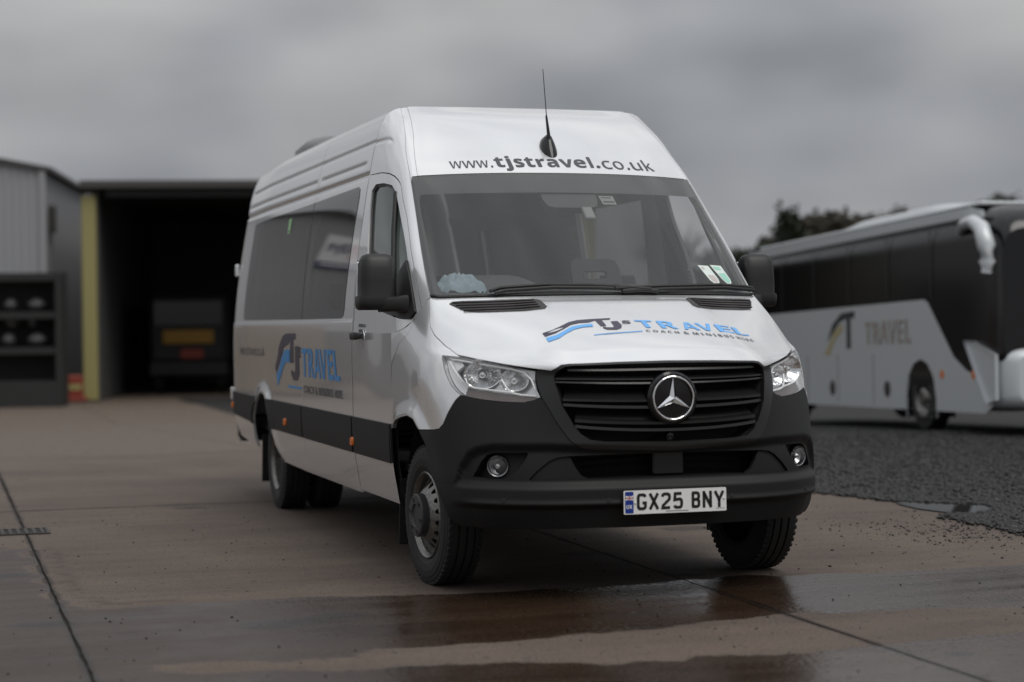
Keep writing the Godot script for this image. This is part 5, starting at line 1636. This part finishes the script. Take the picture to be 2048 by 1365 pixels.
func build_sheds() -> void:
	var gy := height(-60)
	# grey clad workshop: corner seen at the left edge, its front also mirrored in the minibus windows
	var c := Vector3(-0.36, gy, -45.1)
	var left := c + Vector3(-17.0, 0, -3.3)
	var back := c + Vector3(1.9, 0, -9.7)
	var w := thing("workshop_building", "grey ribbed metal workshop with low gable at left edge", "building", c)
	var wall := MB.new()
	corrugated(wall, left - c, Vector3.ZERO, func(f: float) -> float: return 6.45 + 1.75 * (1.0 - absf(f - 0.47) / 0.53))
	part(w, "front_wall", wall, M.cladding)
	part(w, "side_wall", corrugated(MB.new(), Vector3.ZERO, back - c, func(_f: float) -> float: return 6.45), M.cladding)
	part(w, "back_wall", box(MB.new(), (left + back) * 0.5 - c + Vector3(0, 3.2, -4), Vector3(14, 6.4, 0.2)), M.cladding)
	var roof := MB.new()
	var ridge := (left - c) * 0.53
	for q in [[Vector3(0.25, 6.40, 0.2), ridge + Vector3(0, 8.2, 0.2)], [ridge + Vector3(0, 8.2, 0.2), left - c + Vector3(-0.2, 6.2, 0.2)]]:
		var dz := back - c
		for t in [0.0, 0.12]:
			roof.quad(q[0] + Vector3(0, t, 0), q[1] + Vector3(0, t, 0), q[1] + dz + Vector3(0, t, 0), q[0] + dz + Vector3(0, t, 0), Vector3.UP if t > 0 else Vector3.DOWN)
		roof.quad(q[0], q[1], q[1] + Vector3(0, 0.12, 0), q[0] + Vector3(0, 0.12, 0), Vector3(0, 0, 1))
	roof.quad(Vector3(0.25, 6.40, 0.2), Vector3(0.25, 6.52, 0.2), Vector3(0.25, 6.52, 0.2) + back - c, Vector3(0.25, 6.40, 0.2) + back - c, Vector3.RIGHT)
	part(w, "roof", roof, M.fascia)
	part(w, "wall_vent", box(MB.new(), Vector3(0.35, 5.15, -1.1), Vector3(0.12, 0.75, 0.75), Basis(Vector3.UP, -0.195), 0.02), M.fascia)
	part(w, "trim_post", box(MB.new(), Vector3(0.02, 3.2, 0.06), Vector3(0.14, 6.4, 0.14), Basis(Vector3.UP, -0.195), 0.01), M.cladding)
	# sign on its front
	var dir := (c - left).normalized()
	var nrm := Vector3(-dir.z, 0, dir.x).normalized()
	var so := c - dir * 10.95 + nrm * 0.10
	so.y = 5.15
	var sg := thing("wall_sign", "white wall sign with navy and red lettering on ribbed workshop", "sign", so)
	part(sg, "panel", plate_shape(MB.new(), Vector3.ZERO, dir, Vector3.UP, rounded(2.2, 1.5, 0.03), 0.04), M.sign_white)
	part(sg, "navy_band", plate_shape(MB.new(), nrm * 0.004, dir, Vector3.UP, poly([0, 0, 2.2, 0, 2.2, 0.28, 0, 0.28]), 0.0), M.sign_navy)
	part(sg, "band_rule", plate_shape(MB.new(), nrm * 0.008, dir, Vector3.UP, poly([0.15, 0.11, 2.05, 0.11, 2.05, 0.19, 0.15, 0.19]), 0.0), M.sign_white)
	part(sg, "blue_square", plate_shape(MB.new(), nrm * 0.004, dir, Vector3.UP, poly([1.24, 0.74, 1.56, 0.74, 1.56, 1.20, 1.24, 1.20]), 0.0), M.sign_navy)
	part(sg, "initial", flat_lettering(MB.new(), "E", font(true), nrm * 0.008 + dir * 1.32 + Vector3.UP * 0.80, dir * 0.17, Vector3.UP * 0.34), M.sign_white)
	part(sg, "word", flat_lettering(MB.new(), "ye", font(true), nrm * 0.008 + dir * 1.58 + Vector3.UP * 0.64, dir * 0.48, Vector3.UP * 0.52), M.sign_navy)
	var ringm := MB.new()
	for r in [0.20, 0.12]:
		torus(ringm, nrm * 0.006 + dir * 1.0 + Vector3.UP * 0.97, nrm, r, 0.022, 24, 6)
	part(sg, "ring_mark", ringm, M.sign_red)
	for k in 3:
		part(sg, "red_letter", flat_lettering(MB.new(), "LTD"[k], font(true), nrm * 0.008 + dir * (0.75 + 0.17 * k) + Vector3.UP * 0.52, dir * 0.13, Vector3.UP * 0.15), M.sign_red)
	for q in [[7.2, 3.2, 2.4, "skip_tan", "tan steel container against the workshop front"], [10.2, 2.6, 2.2, "skip_black", "black steel container against the workshop front"]]:
		var k := thing("steel_container", q[4], "container", c - dir * q[0] + nrm * 1.5)
		k.rotation.y = -0.195
		part(k, "box", box(MB.new(), Vector3(0, q[2] * 0.5 + 0.1, 0), Vector3(q[1], q[2], 2.2), Basis.IDENTITY, 0.04), M[q[3]])
		for x in [-0.4, -0.2, 0.0, 0.2, 0.4]:
			part(k, "rib", box(MB.new(), Vector3(q[1] * x, q[2] * 0.5 + 0.1, 1.13), Vector3(0.08, q[2] * 0.9, 0.06)), M[q[3]])
		for x in [-0.4, 0.4]:
			part(k, "foot", box(MB.new(), Vector3(q[1] * x, 0.05, 0), Vector3(0.15, 0.1, 2.0)), M.rack)
	# open fronted shed with a yellow door post
	var p := Vector3(0.97, gy, -44.7)
	var s := thing("open_shed", "large dark open fronted shed with yellow door post", "building", p)
	var rt := Vector3(0.98, 0, 0.19)
	var bk := Vector3(0.19, 0, -0.98)
	var bs := Basis(rt, Vector3.UP, -bk)
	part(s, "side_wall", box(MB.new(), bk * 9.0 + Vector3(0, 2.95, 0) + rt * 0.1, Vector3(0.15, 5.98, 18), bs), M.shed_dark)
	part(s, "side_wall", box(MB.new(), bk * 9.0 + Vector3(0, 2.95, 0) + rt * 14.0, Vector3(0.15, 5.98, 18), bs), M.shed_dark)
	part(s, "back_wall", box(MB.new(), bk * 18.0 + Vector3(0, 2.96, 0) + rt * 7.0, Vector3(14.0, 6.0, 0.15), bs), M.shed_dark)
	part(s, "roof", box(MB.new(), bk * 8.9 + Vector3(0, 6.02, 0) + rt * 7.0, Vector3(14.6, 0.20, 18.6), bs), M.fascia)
	part(s, "lintel", box(MB.new(), bk * -0.05 + Vector3(0, 5.80, 0) + rt * 7.1, Vector3(13.4, 0.24, 0.25), bs), M.rack)
	part(s, "door_post", box(MB.new(), Vector3(0, 2.86, 0) - rt * 0.08, Vector3(0.40, 5.72, 0.32), bs, 0.03), M.yellow, "pale yellow painted door post")
	part(s, "door_post", box(MB.new(), Vector3(0, 2.86, 0) + rt * 14.0, Vector3(0.40, 5.72, 0.32), bs, 0.03), M.yellow)
	var guard := thing("traffic_barrier", "low red and orange barrier at foot of yellow post", "barrier", p - rt * 0.45 - bk * 0.5)
	part(guard, "foot", box(MB.new(), Vector3(0, 0.06, 0), Vector3(0.62, 0.12, 0.4), bs, 0.03), M.orange_red)
	part(guard, "panel", box(MB.new(), Vector3(0, 0.42, 0), Vector3(0.40, 0.60, 0.12), bs, 0.04), M.orange_red)
	part(guard, "stripe", box(MB.new(), Vector3(0, 0.40, 0.0) - bk * 0.065, Vector3(0.34, 0.16, 0.01), bs), M.yellow)
	# lorry inside
	var l := thing("lorry", "dark lorry with yellow orange bar parked inside the shed", "lorry", p + bk * 6.0 + rt * 2.3)
	l.basis = bs
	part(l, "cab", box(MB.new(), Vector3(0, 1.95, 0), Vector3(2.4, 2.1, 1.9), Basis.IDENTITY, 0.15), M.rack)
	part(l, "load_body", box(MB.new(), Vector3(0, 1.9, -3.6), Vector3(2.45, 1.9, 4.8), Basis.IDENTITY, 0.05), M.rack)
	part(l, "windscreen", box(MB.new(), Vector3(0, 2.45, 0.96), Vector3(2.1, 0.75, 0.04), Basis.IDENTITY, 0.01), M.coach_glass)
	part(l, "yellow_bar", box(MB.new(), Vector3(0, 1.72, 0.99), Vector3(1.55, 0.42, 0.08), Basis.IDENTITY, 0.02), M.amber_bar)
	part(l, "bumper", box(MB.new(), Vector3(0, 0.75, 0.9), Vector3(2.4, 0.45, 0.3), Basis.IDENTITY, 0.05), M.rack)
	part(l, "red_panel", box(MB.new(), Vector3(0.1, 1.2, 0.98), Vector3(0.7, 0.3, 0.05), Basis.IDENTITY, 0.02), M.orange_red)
	for q in [[-0.95, 0.1], [0.95, 0.1], [-0.95, -4.2], [0.95, -4.2]]:
		part(l, "wheel", lathe(MB.new(), Vector3(q[0], 0.5, q[1]), Vector3(signf(q[0]), 0, 0), [Vector2(0.3, -0.15), Vector2(0.5, -0.13), Vector2(0.5, 0.13), Vector2(0.3, 0.16), Vector2(0.28, 0.05), Vector2(0, 0.06)], 20), M.tyre)
	# storage rack left of the post
	var rk := thing("storage_rack", "tall black storage rack loaded with grey scrap by workshop", "rack", Vector3(-1.35, gy, -41.6))
	rk.rotation.y = -0.195
	rk.scale = Vector3(1.0, 1.08, 1.0)
	for x in [-1.6, 1.25]:
		for zz in [-0.5, 0.5]:
			part(rk, "upright", box(MB.new(), Vector3(x, 1.6, zz), Vector3(0.14, 3.2, 0.14)), M.rack)
	part(rk, "back_sheet", box(MB.new(), Vector3(-0.17, 1.62, -0.58), Vector3(3.0, 3.24, 0.04)), M.rack)
	part(rk, "side_sheet", box(MB.new(), Vector3(1.33, 1.55, 0), Vector3(0.04, 3.1, 1.1)), M.rack)
	for y in [0.55, 1.35, 2.2, 3.1]:
		part(rk, "shelf", box(MB.new(), Vector3(-0.17, y, 0), Vector3(2.9, 0.16, 1.05)), M.rack)
	part(rk, "front_sheet", box(MB.new(), Vector3(-0.17, 0.3, 0.54), Vector3(2.9, 0.6, 0.03)), M.rack)
	rng.seed = 5
	for y in [1.44, 1.9, 2.28]:
		for k in 4:
			var r := []
			var cx := -1.2 + 0.6 * k + rng.randf_range(-0.1, 0.1)
			var big := rng.randf_range(0.14, 0.24)
			for q in 4:
				var f := sin(PI * (q + 0.4) / 3.8)
				r.append(ring_of(Vector3(cx, y + 0.11 * q, 0.1), Vector3(big * f * rng.randf_range(0.8, 1.2), 0, 0), Vector3(0, 0, 0.3 * f), 0.8, 9))
			var sc := thing("scrap_part", "grey scrap lump, %s from the left on the %s shelf of the rack" % [["first", "second", "third", "fourth"][k], {1.44: "lower", 1.9: "middle", 2.28: "upper"}[y]], "scrap", rk.position, "scrap lumps on the storage rack")
			sc.rotation = rk.rotation
			sc.scale = rk.scale
			part(sc, "lump", skin(MB.new(), r), M.scrap)


func build_coach() -> void:
	var fwd := Vector3(-0.12, 0.0, 1.0).normalized()
	var up := Vector3.UP
	var side := Vector3(-fwd.z, 0, fwd.x).normalized() # towards the minibus
	var at := Vector3(7.88, height(-8.95) + 0.03, -8.95)
	var tilt := 0.024
	fwd = (fwd + Vector3(0, tilt, 0)).normalized()
	up = side.cross(fwd).normalized()
	if up.y < 0: up = -up
	var c := thing("coach", "white touring coach with black glass band parked on gravel", "coach", at)
	c.scale = Vector3.ONE * 0.78
	# local axes: x out of the visible side, y up, z back along the coach; written as points
	var pt := func(u: float, y: float, out: float) -> Vector3: return -fwd * u + up * y + side * out
	var bx := Basis(side, up, fwd) if side.cross(up).dot(fwd) > 0 else Basis(-side, up, fwd)
	var rings := []
	for k in [[0.0, 0.86, 2.95, 0.96], [0.10, 0.55, 3.15, 0.985], [0.45, 0.32, 3.30, 1.0], [1.2, 0.30, 3.36, 1.0], [11.3, 0.30, 3.36, 1.0], [11.8, 0.34, 3.28, 0.97]]:
		rings.append(ring_of(pt.call(k[0], (k[1] + k[2]) * 0.5, -1.25), side * 1.25 * k[3], up * (k[2] - k[1]) * 0.5, 0.28, 40))
	part(c, "body", skin(MB.new(), rings), M.coach_glass, "black glass body of the coach")
	var arch := func(u: float) -> PackedVector2Array: return PackedVector2Array([Vector2(u - 0.60, 0.2), Vector2(u - 0.60, 0.5), Vector2(u - 0.50, 0.83), Vector2(u - 0.28, 1.03), Vector2(u, 1.10), Vector2(u + 0.28, 1.03), Vector2(u + 0.50, 0.83), Vector2(u + 0.60, 0.5), Vector2(u + 0.60, 0.2)])
	for sd in [1.0, -1.0]:
		var o: Vector3 = pt.call(0, 0, 0.012) if sd > 0 else pt.call(0, 0, -2.512)
		var lat := plane(o, -fwd, up, 12.0, 3.5, 60)
		lat.out = side * sd
		normals(lat)
		part(c, "side_panel", drape(MB.new(), lat, [11.75, 0.32, 11.75, 2.02, 2.75, 2.02, 2.60, 1.97, 1.65, 1.12, 1.2, 0.92, 0.3, 0.72, 0.3, 0.40, 0.5, 0.30], [arch.call(2.9), arch.call(9.3)], 0.0, 0.03), M.coach_white, "white lower side of the coach")
		part(c, "roof_rail", drape(MB.new(), lat, [11.7, 3.14, 11.7, 3.30, 1.0, 3.30, 0.5, 3.22, 0.5, 3.12, 1.2, 3.16], [], 0.004, 0.03), M.coach_white)
		for u in [2.4, 4.2, 6.0, 7.8, 9.6]:
			part(c, "window_line", drape(MB.new(), lat, [u, 2.05, u + 0.04, 2.05, u + 0.04, 3.10, u, 3.10], [], 0.002, 0.0), M.rack)
		for u in [4.9, 6.6, 8.2]:
			part(c, "locker_line", drape(MB.new(), lat, [u, 0.36, u + 0.02, 0.36, u + 0.02, 1.2, u, 1.2], [], 0.003, 0.0), M.coach_grey)
		for u in [4.3, 6.9]:
			part(c, "round_flap", drape(MB.new(), lat, circle2(Vector2(u, 0.62), 0.14, 14), [], 0.004, 0.0), M.coach_grey)
		for u in [0.9, 2.05]:
			part(c, "side_marker", drape(MB.new(), lat, circle2(Vector2(u, 0.86), 0.07, 10), [], 0.006, 0.01), M.amber)
		if sd > 0:
			# logo: gold and dark swoosh, TJs, TRAVEL (mirrored u because u runs backwards)
			part(c, "logo_swoosh", drape(MB.new(), lat, [7.3, 1.22, 7.15, 1.30, 6.75, 1.62, 6.35, 1.75, 6.35, 1.60, 6.7, 1.48, 7.05, 1.18], [], 0.005, 0.0), M.gold)
			part(c, "logo_dark", drape(MB.new(), lat, [7.15, 1.42, 6.85, 1.74, 6.4, 1.92, 5.75, 1.94, 5.75, 1.82, 5.95, 1.82, 5.95, 1.30, 6.15, 1.30, 6.15, 1.82, 6.5, 1.76, 6.9, 1.55], [], 0.004, 0.0), M.coach_grey)
			part(c, "logo_word", flat_lettering(MB.new(), "TRAVEL", font(true), pt.call(5.25, 1.36, 0.02), fwd * 2.0, up * 0.38), M.coach_brown)
	part(c, "front_panel", skin(MB.new(), [ring_of(pt.call(0.60, 0.74, -1.25), side * 1.262, up * 0.42, 0.30, 36), ring_of(pt.call(0.16, 0.78, -1.25), side * 1.255, up * 0.44, 0.30, 36), ring_of(pt.call(-0.04, 0.80, -1.25), side * 1.17, up * 0.44, 0.35, 36), ring_of(pt.call(-0.10, 0.80, -1.25), side * 1.02, up * 0.38, 0.35, 36)]), M.coach_white)
	part(c, "front_corner", drape(MB.new(), plane(pt.call(0, 0, 0.02), -fwd, up, 2.0, 2.0, 30), [1.15, 1.36, 0.8, 1.34, 0.05, 1.14, 0.05, 0.50, 0.4, 0.45, 0.75, 0.86], [], 0.0, 0.04), M.coach_white)
	part(c, "roof_skin", box(MB.new(), pt.call(6.2, 3.36, -1.25), Vector3(2.2, 0.06, 10.6), bx, 0.02), M.coach_white)
	var pod := []
	for k in [[2.2, 0.02, 0.7], [2.6, 0.16, 0.9], [3.4, 0.22, 0.95], [6.4, 0.22, 0.95], [7.3, 0.14, 0.9], [7.8, 0.02, 0.7]]:
		pod.append(ring_of(pt.call(k[0], 3.36, -1.25), side * k[2], up * k[1], 0.6, 20))
	part(c, "air_conditioner", skin(MB.new(), pod), M.coach_white)
	for sd in [0.0, -2.5]:
		var s := 1.0 if sd == 0.0 else -1.0
		var arm := [pt.call(1.35, 2.96, sd - 0.02 * s), pt.call(0.95, 3.05, sd + 0.10 * s), pt.call(0.45, 3.05, sd + 0.18 * s), pt.call(0.08, 2.93, sd + 0.22 * s), pt.call(-0.10, 2.66, sd + 0.23 * s), pt.call(-0.12, 2.45, sd + 0.23 * s), pt.call(-0.09, 2.30, sd + 0.23 * s)]
		part(c, "mirror", tube(MB.new(), arm, [0.06, 0.085, 0.10, 0.12, 0.13, 0.12, 0.08], 12), M.coach_white, "white hanging mirror")
		for u in [2.9, 9.3]:
			var o: Vector3 = pt.call(u, 0.50, sd)
			var ax := side * s
			var w := part(c, "wheel", lathe(MB.new(), o, ax, [Vector2(0.28, -0.30), Vector2(0.48, -0.30), Vector2(0.505, -0.26), Vector2(0.505, -0.06), Vector2(0.48, -0.03), Vector2(0.30, -0.02)], 36), M.tyre)
			part(w, "rim", lathe(MB.new(), o, ax, [Vector2(0.30, -0.02), Vector2(0.28, -0.05), Vector2(0.20, -0.10), Vector2(0.14, -0.02), Vector2(0.10, 0.0), Vector2(0, 0.0)], 24), M.steel)
			part(w, "arch_liner", drape(MB.new(), plane(o + up * -0.35 + fwd * 0.7 - ax * 0.28, -fwd, up, 1.4, 1.2, 4), [0.05, 0.05, 1.35, 0.05, 1.35, 1.0, 0.05, 1.0], [], 0.0, 0.0), M.void_black)


func crown(called: String, parent: Node, at: Vector3, size: Vector3, n: int, leaf: float, seed_: int, m: Material, cone := false) -> void:
	rng.seed = seed_
	var mb := MB.new()
	# clumps, then leaf sized faces round each clump
	var clumps := []
	for k in int(n / 40.0):
		var y := rng.randf_range(-1.0, 1.0)
		var lim := (1.0 - (y + 1.0) * 0.48) if cone else sqrt(maxf(0.05, 1.0 - y * y))
		var a := rng.randf() * TAU
		var r := lim * sqrt(rng.randf()) * rng.randf_range(0.75, 1.05)
		clumps.append(Vector3(cos(a) * r, y, sin(a) * r))
	for k in n:
		var c: Vector3 = clumps[k % clumps.size()]
		var p := at + (c + Vector3(rng.randfn(0, 0.13), rng.randfn(0, 0.10), rng.randfn(0, 0.13))) * size
		var d1 := Vector3(rng.randfn(), rng.randfn(), rng.randfn()).normalized() * leaf * rng.randf_range(0.6, 1.3)
		var d2 := d1.cross(Vector3(rng.randfn(), rng.randfn(), rng.randfn())).normalized() * leaf * rng.randf_range(0.3, 0.7)
		mb.quad(p - d1, p + d2, p + d1, p - d2, (p - at + Vector3(0, 0.3, 0)).normalized())
	part(parent, called, mb, m)


func branches(mb: MB, p: Vector3, d: Vector3, length: float, r: float, depth: int) -> void:
	var q := p + d * length
	var mid := p.lerp(q, 0.5) + Vector3(rng.randfn(), rng.randfn(), rng.randfn()) * length * 0.04
	tube(mb, [p, mid, q], [r, r * 0.82, r * 0.66], 5 if depth > 2 else 3)
	if depth == 0:
		return
	for k in 3 if depth > 1 else 2:
		var nd := (d + Vector3(rng.randfn(), rng.randfn() * 0.6 + 0.25, rng.randfn()) * 0.48).normalized()
		branches(mb, p.lerp(q, rng.randf_range(0.65, 1.0)), nd, length * rng.randf_range(0.62, 0.85), r * 0.62, depth - 1)


func build_trees() -> void:
	var gy := height(-60)
	# px place at about 80 m: conifers, then bare crowns
	var cam := Vector3(-3.343, 0, 9.374)
	var f := Vector3(0.2925, 0, -0.956)
	var r := Vector3(0.956, 0, 0.2925)
	var list := [
		["conifer_tree", "dark pointed conifer rising behind the coach roof", 78.0, 0.1465, 6.0, 1.5, true, "leaf_dark"],
		["conifer_tree", "shorter dark conifer beside the pointed conifer behind coach", 84.0, 0.133, 4.9, 1.9, true, "leaf_dark"],
		["broad_tree", "wide dark thicket tree behind the middle of the coach", 88.0, 0.168, 6.5, 3.1, false, "leaf_brown"],
		["broad_tree", "low brown tree just right of the wide thicket tree", 95.0, 0.186, 6.7, 2.8, false, "leaf_brown"],
		["broad_tree", "small twiggy tree top above the coach air conditioner", 100.0, 0.204, 7.3, 1.6, false, "leaf_brown"],
		["broad_tree", "dark tree top at the far right above coach", 92.0, 0.262, 7.4, 2.2, false, "leaf_dark"],
		["broad_tree", "low dark tree showing beside the right door mirror", 80.0, 0.115, 4.6, 2.4, false, "leaf_dark"]]
	var k := 0
	for t in list:
		var at: Vector3 = cam + f * t[2] + r * (t[3] * t[2])
		at.y = gy
		var o := thing(t[0], t[1], "tree", at, "trees beyond the coach")
		var h: float = t[4]
		rng.seed = 100 + k
		var tr := MB.new()
		tube(tr, [Vector3.ZERO, Vector3(0.1, h * 0.4, 0), Vector3(0, h * 0.9, 0.1)], [0.22, 0.16, 0.03], 7)
		if not t[6]:
			for q in 5:
				branches(tr, Vector3(0, h * 0.35, 0), Vector3(rng.randfn(), 1.2, rng.randfn()).normalized(), h * 0.22, 0.09, 3)
		part(o, "trunk", tr, M.bark)
		if t[6]:
			crown("crown", o, Vector3(0, h * 0.56, 0), Vector3(t[5], h * 0.46, t[5]), 5200, 0.20, 200 + k, M[t[7]], true)
		else:
			crown("crown", o, Vector3(0, h * 0.60, 0), Vector3(t[5] * 1.15, h * 0.40, t[5] * 1.1), 8000, 0.22, 200 + k, M[t[7]], false)
		k += 1
	# bare tree seen through the cab
	var at2: Vector3 = cam + f * 70.0 + r * (0.082 * 70.0)
	at2.y = gy
	var b := thing("bare_tree", "leafless tree seen through the cab side window", "tree", at2, "trees beyond the coach")
	rng.seed = 9
	var tb := MB.new()
	tube(tb, [Vector3.ZERO, Vector3(0.05, 2.0, 0)], [0.2, 0.15], 7)
	for q in 4:
		branches(tb, Vector3(0.05, 1.9, 0), Vector3(rng.randfn() * 0.45, 1.2, rng.randfn() * 0.45).normalized(), 1.5, 0.11, 4)
	part(b, "trunk", tb, M.bark)


func make_sky() -> PanoramaSkyMaterial:
	var w := 1024
	var h := 512
	var f := FastNoiseLite.new()
	f.noise_type = FastNoiseLite.TYPE_SIMPLEX_SMOOTH
	f.seed = 12
	f.frequency = 1.0
	f.fractal_octaves = 5
	var data := PackedFloat32Array()
	data.resize(w * h * 3)
	for j in h:
		var el := PI * (0.5 - (j + 0.5) / h)
		var ce := cos(el)
		var se := sin(el)
		for i in w:
			var a := TAU * (i + 0.5) / w
			var d := Vector3(cos(a) * ce, se, sin(a) * ce)
			# overcast: brighter towards the zenith
			var l := SKY_ZENITH * (1.0 + 2.0 * maxf(se, 0.09)) / 3.0
			var c := f.get_noise_3d(d.x * 3.6, d.y * 8.0, d.z * 3.6)
			var c2 := f.get_noise_3d(d.x * 5.0 + 7.0, d.y * 16.0, d.z * 5.0)
			l *= 1.0 + 0.42 * c + 0.20 * c2
			var k := (j * w + i) * 3
			var t := clampf(0.5 + c * 1.2, 0.0, 1.0)
			data[k] = l * lerpf(0.925, 0.995, t)
			data[k + 1] = l * lerpf(0.965, 1.0, t)
			data[k + 2] = l * lerpf(1.045, 1.005, t)
	var im := Image.create_from_data(w, h, false, Image.FORMAT_RGBF, data.to_byte_array())
	var s := PanoramaSkyMaterial.new()
	s.panorama = ImageTexture.create_from_image(im)
	return s


const SKY_ZENITH := 0.86


func _ready() -> void:
	# camera, sky, sun, exposure
	var cam := Camera3D.new()
	cam.name = "camera"
	cam.position = Vector3(-3.343, 1.331, 9.374)
	cam.rotation_degrees = Vector3(-0.555, -17.006, -0.634)
	cam.fov = 20.39
	cam.near = 0.1
	cam.far = 600.0
	var at := CameraAttributesPhysical.new()
	at.frustum_focus_distance = 10.1
	at.frustum_focal_length = 66.7
	at.exposure_aperture = 1.4
	at.frustum_far = 600.0
	at.frustum_near = 0.1
	cam.attributes = at
	add_child(cam)
	cam.current = true
	var env := Environment.new()
	env.background_mode = Environment.BG_SKY
	env.sky = Sky.new()
	env.sky.sky_material = make_sky()
	env.tonemap_mode = Environment.TONE_MAPPER_LINEAR
	env.tonemap_exposure = 1.0
	env.sdfgi_enabled = true
	env.ssao_enabled = true
	env.ssil_enabled = true
	var we := WorldEnvironment.new()
	we.name = "environment"
	we.environment = env
	add_child(we)
	var sun := DirectionalLight3D.new()
	sun.name = "sun"
	sun.light_energy = 0.5
	sun.light_angular_distance = 40.0
	sun.light_color = Color(1.0, 0.985, 0.96)
	sun.shadow_enabled = true
	sun.rotation_degrees = Vector3(-58, 22, 0)
	add_child(sun)
	make_materials()
	build_yard()
	build_sheds()
	build_trees()
	build_coach()
	van = thing("minibus", "silver minibus with company lettering parked in the middle of the yard", "minibus")
	make_surfaces()
	build_body()
	build_livery()
	build_face()
	build_mirrors()
	build_wheels()
	build_cabin()
	# cloth left on the dash
	rng.seed = 3
	var cl := MB.new()
	var n := FastNoiseLite.new()
	n.seed = 4
	n.frequency = 5.0
	var lat := lattice(0.0, 0.05, 21, 0.0, 0.05, 21, func(u: float, v: float) -> Vector3:
		var q := Vector2(u - 0.5, v - 0.5)
		var k := maxf(0.0, 1.0 - q.length_squared() * 4.0)
		return Vector3(-0.70 + q.x * 0.30, 1.475 + sqrt(k) * (0.10 + 0.07 * n.get_noise_2d(u, v)) + 0.012 * n.get_noise_2d(u * 3, v * 3), -0.20 + q.y * 0.24), Vector3.UP)
	drape(cl, lat, circle2(Vector2(0.5, 0.5), 0.49, 28), [], 0.0, 0.004)
	var cloth := part(self, "cloth", cl, M.cloth)
	tag(cloth, "crumpled pale blue cloth on the dashboard behind windscreen", "cloth")
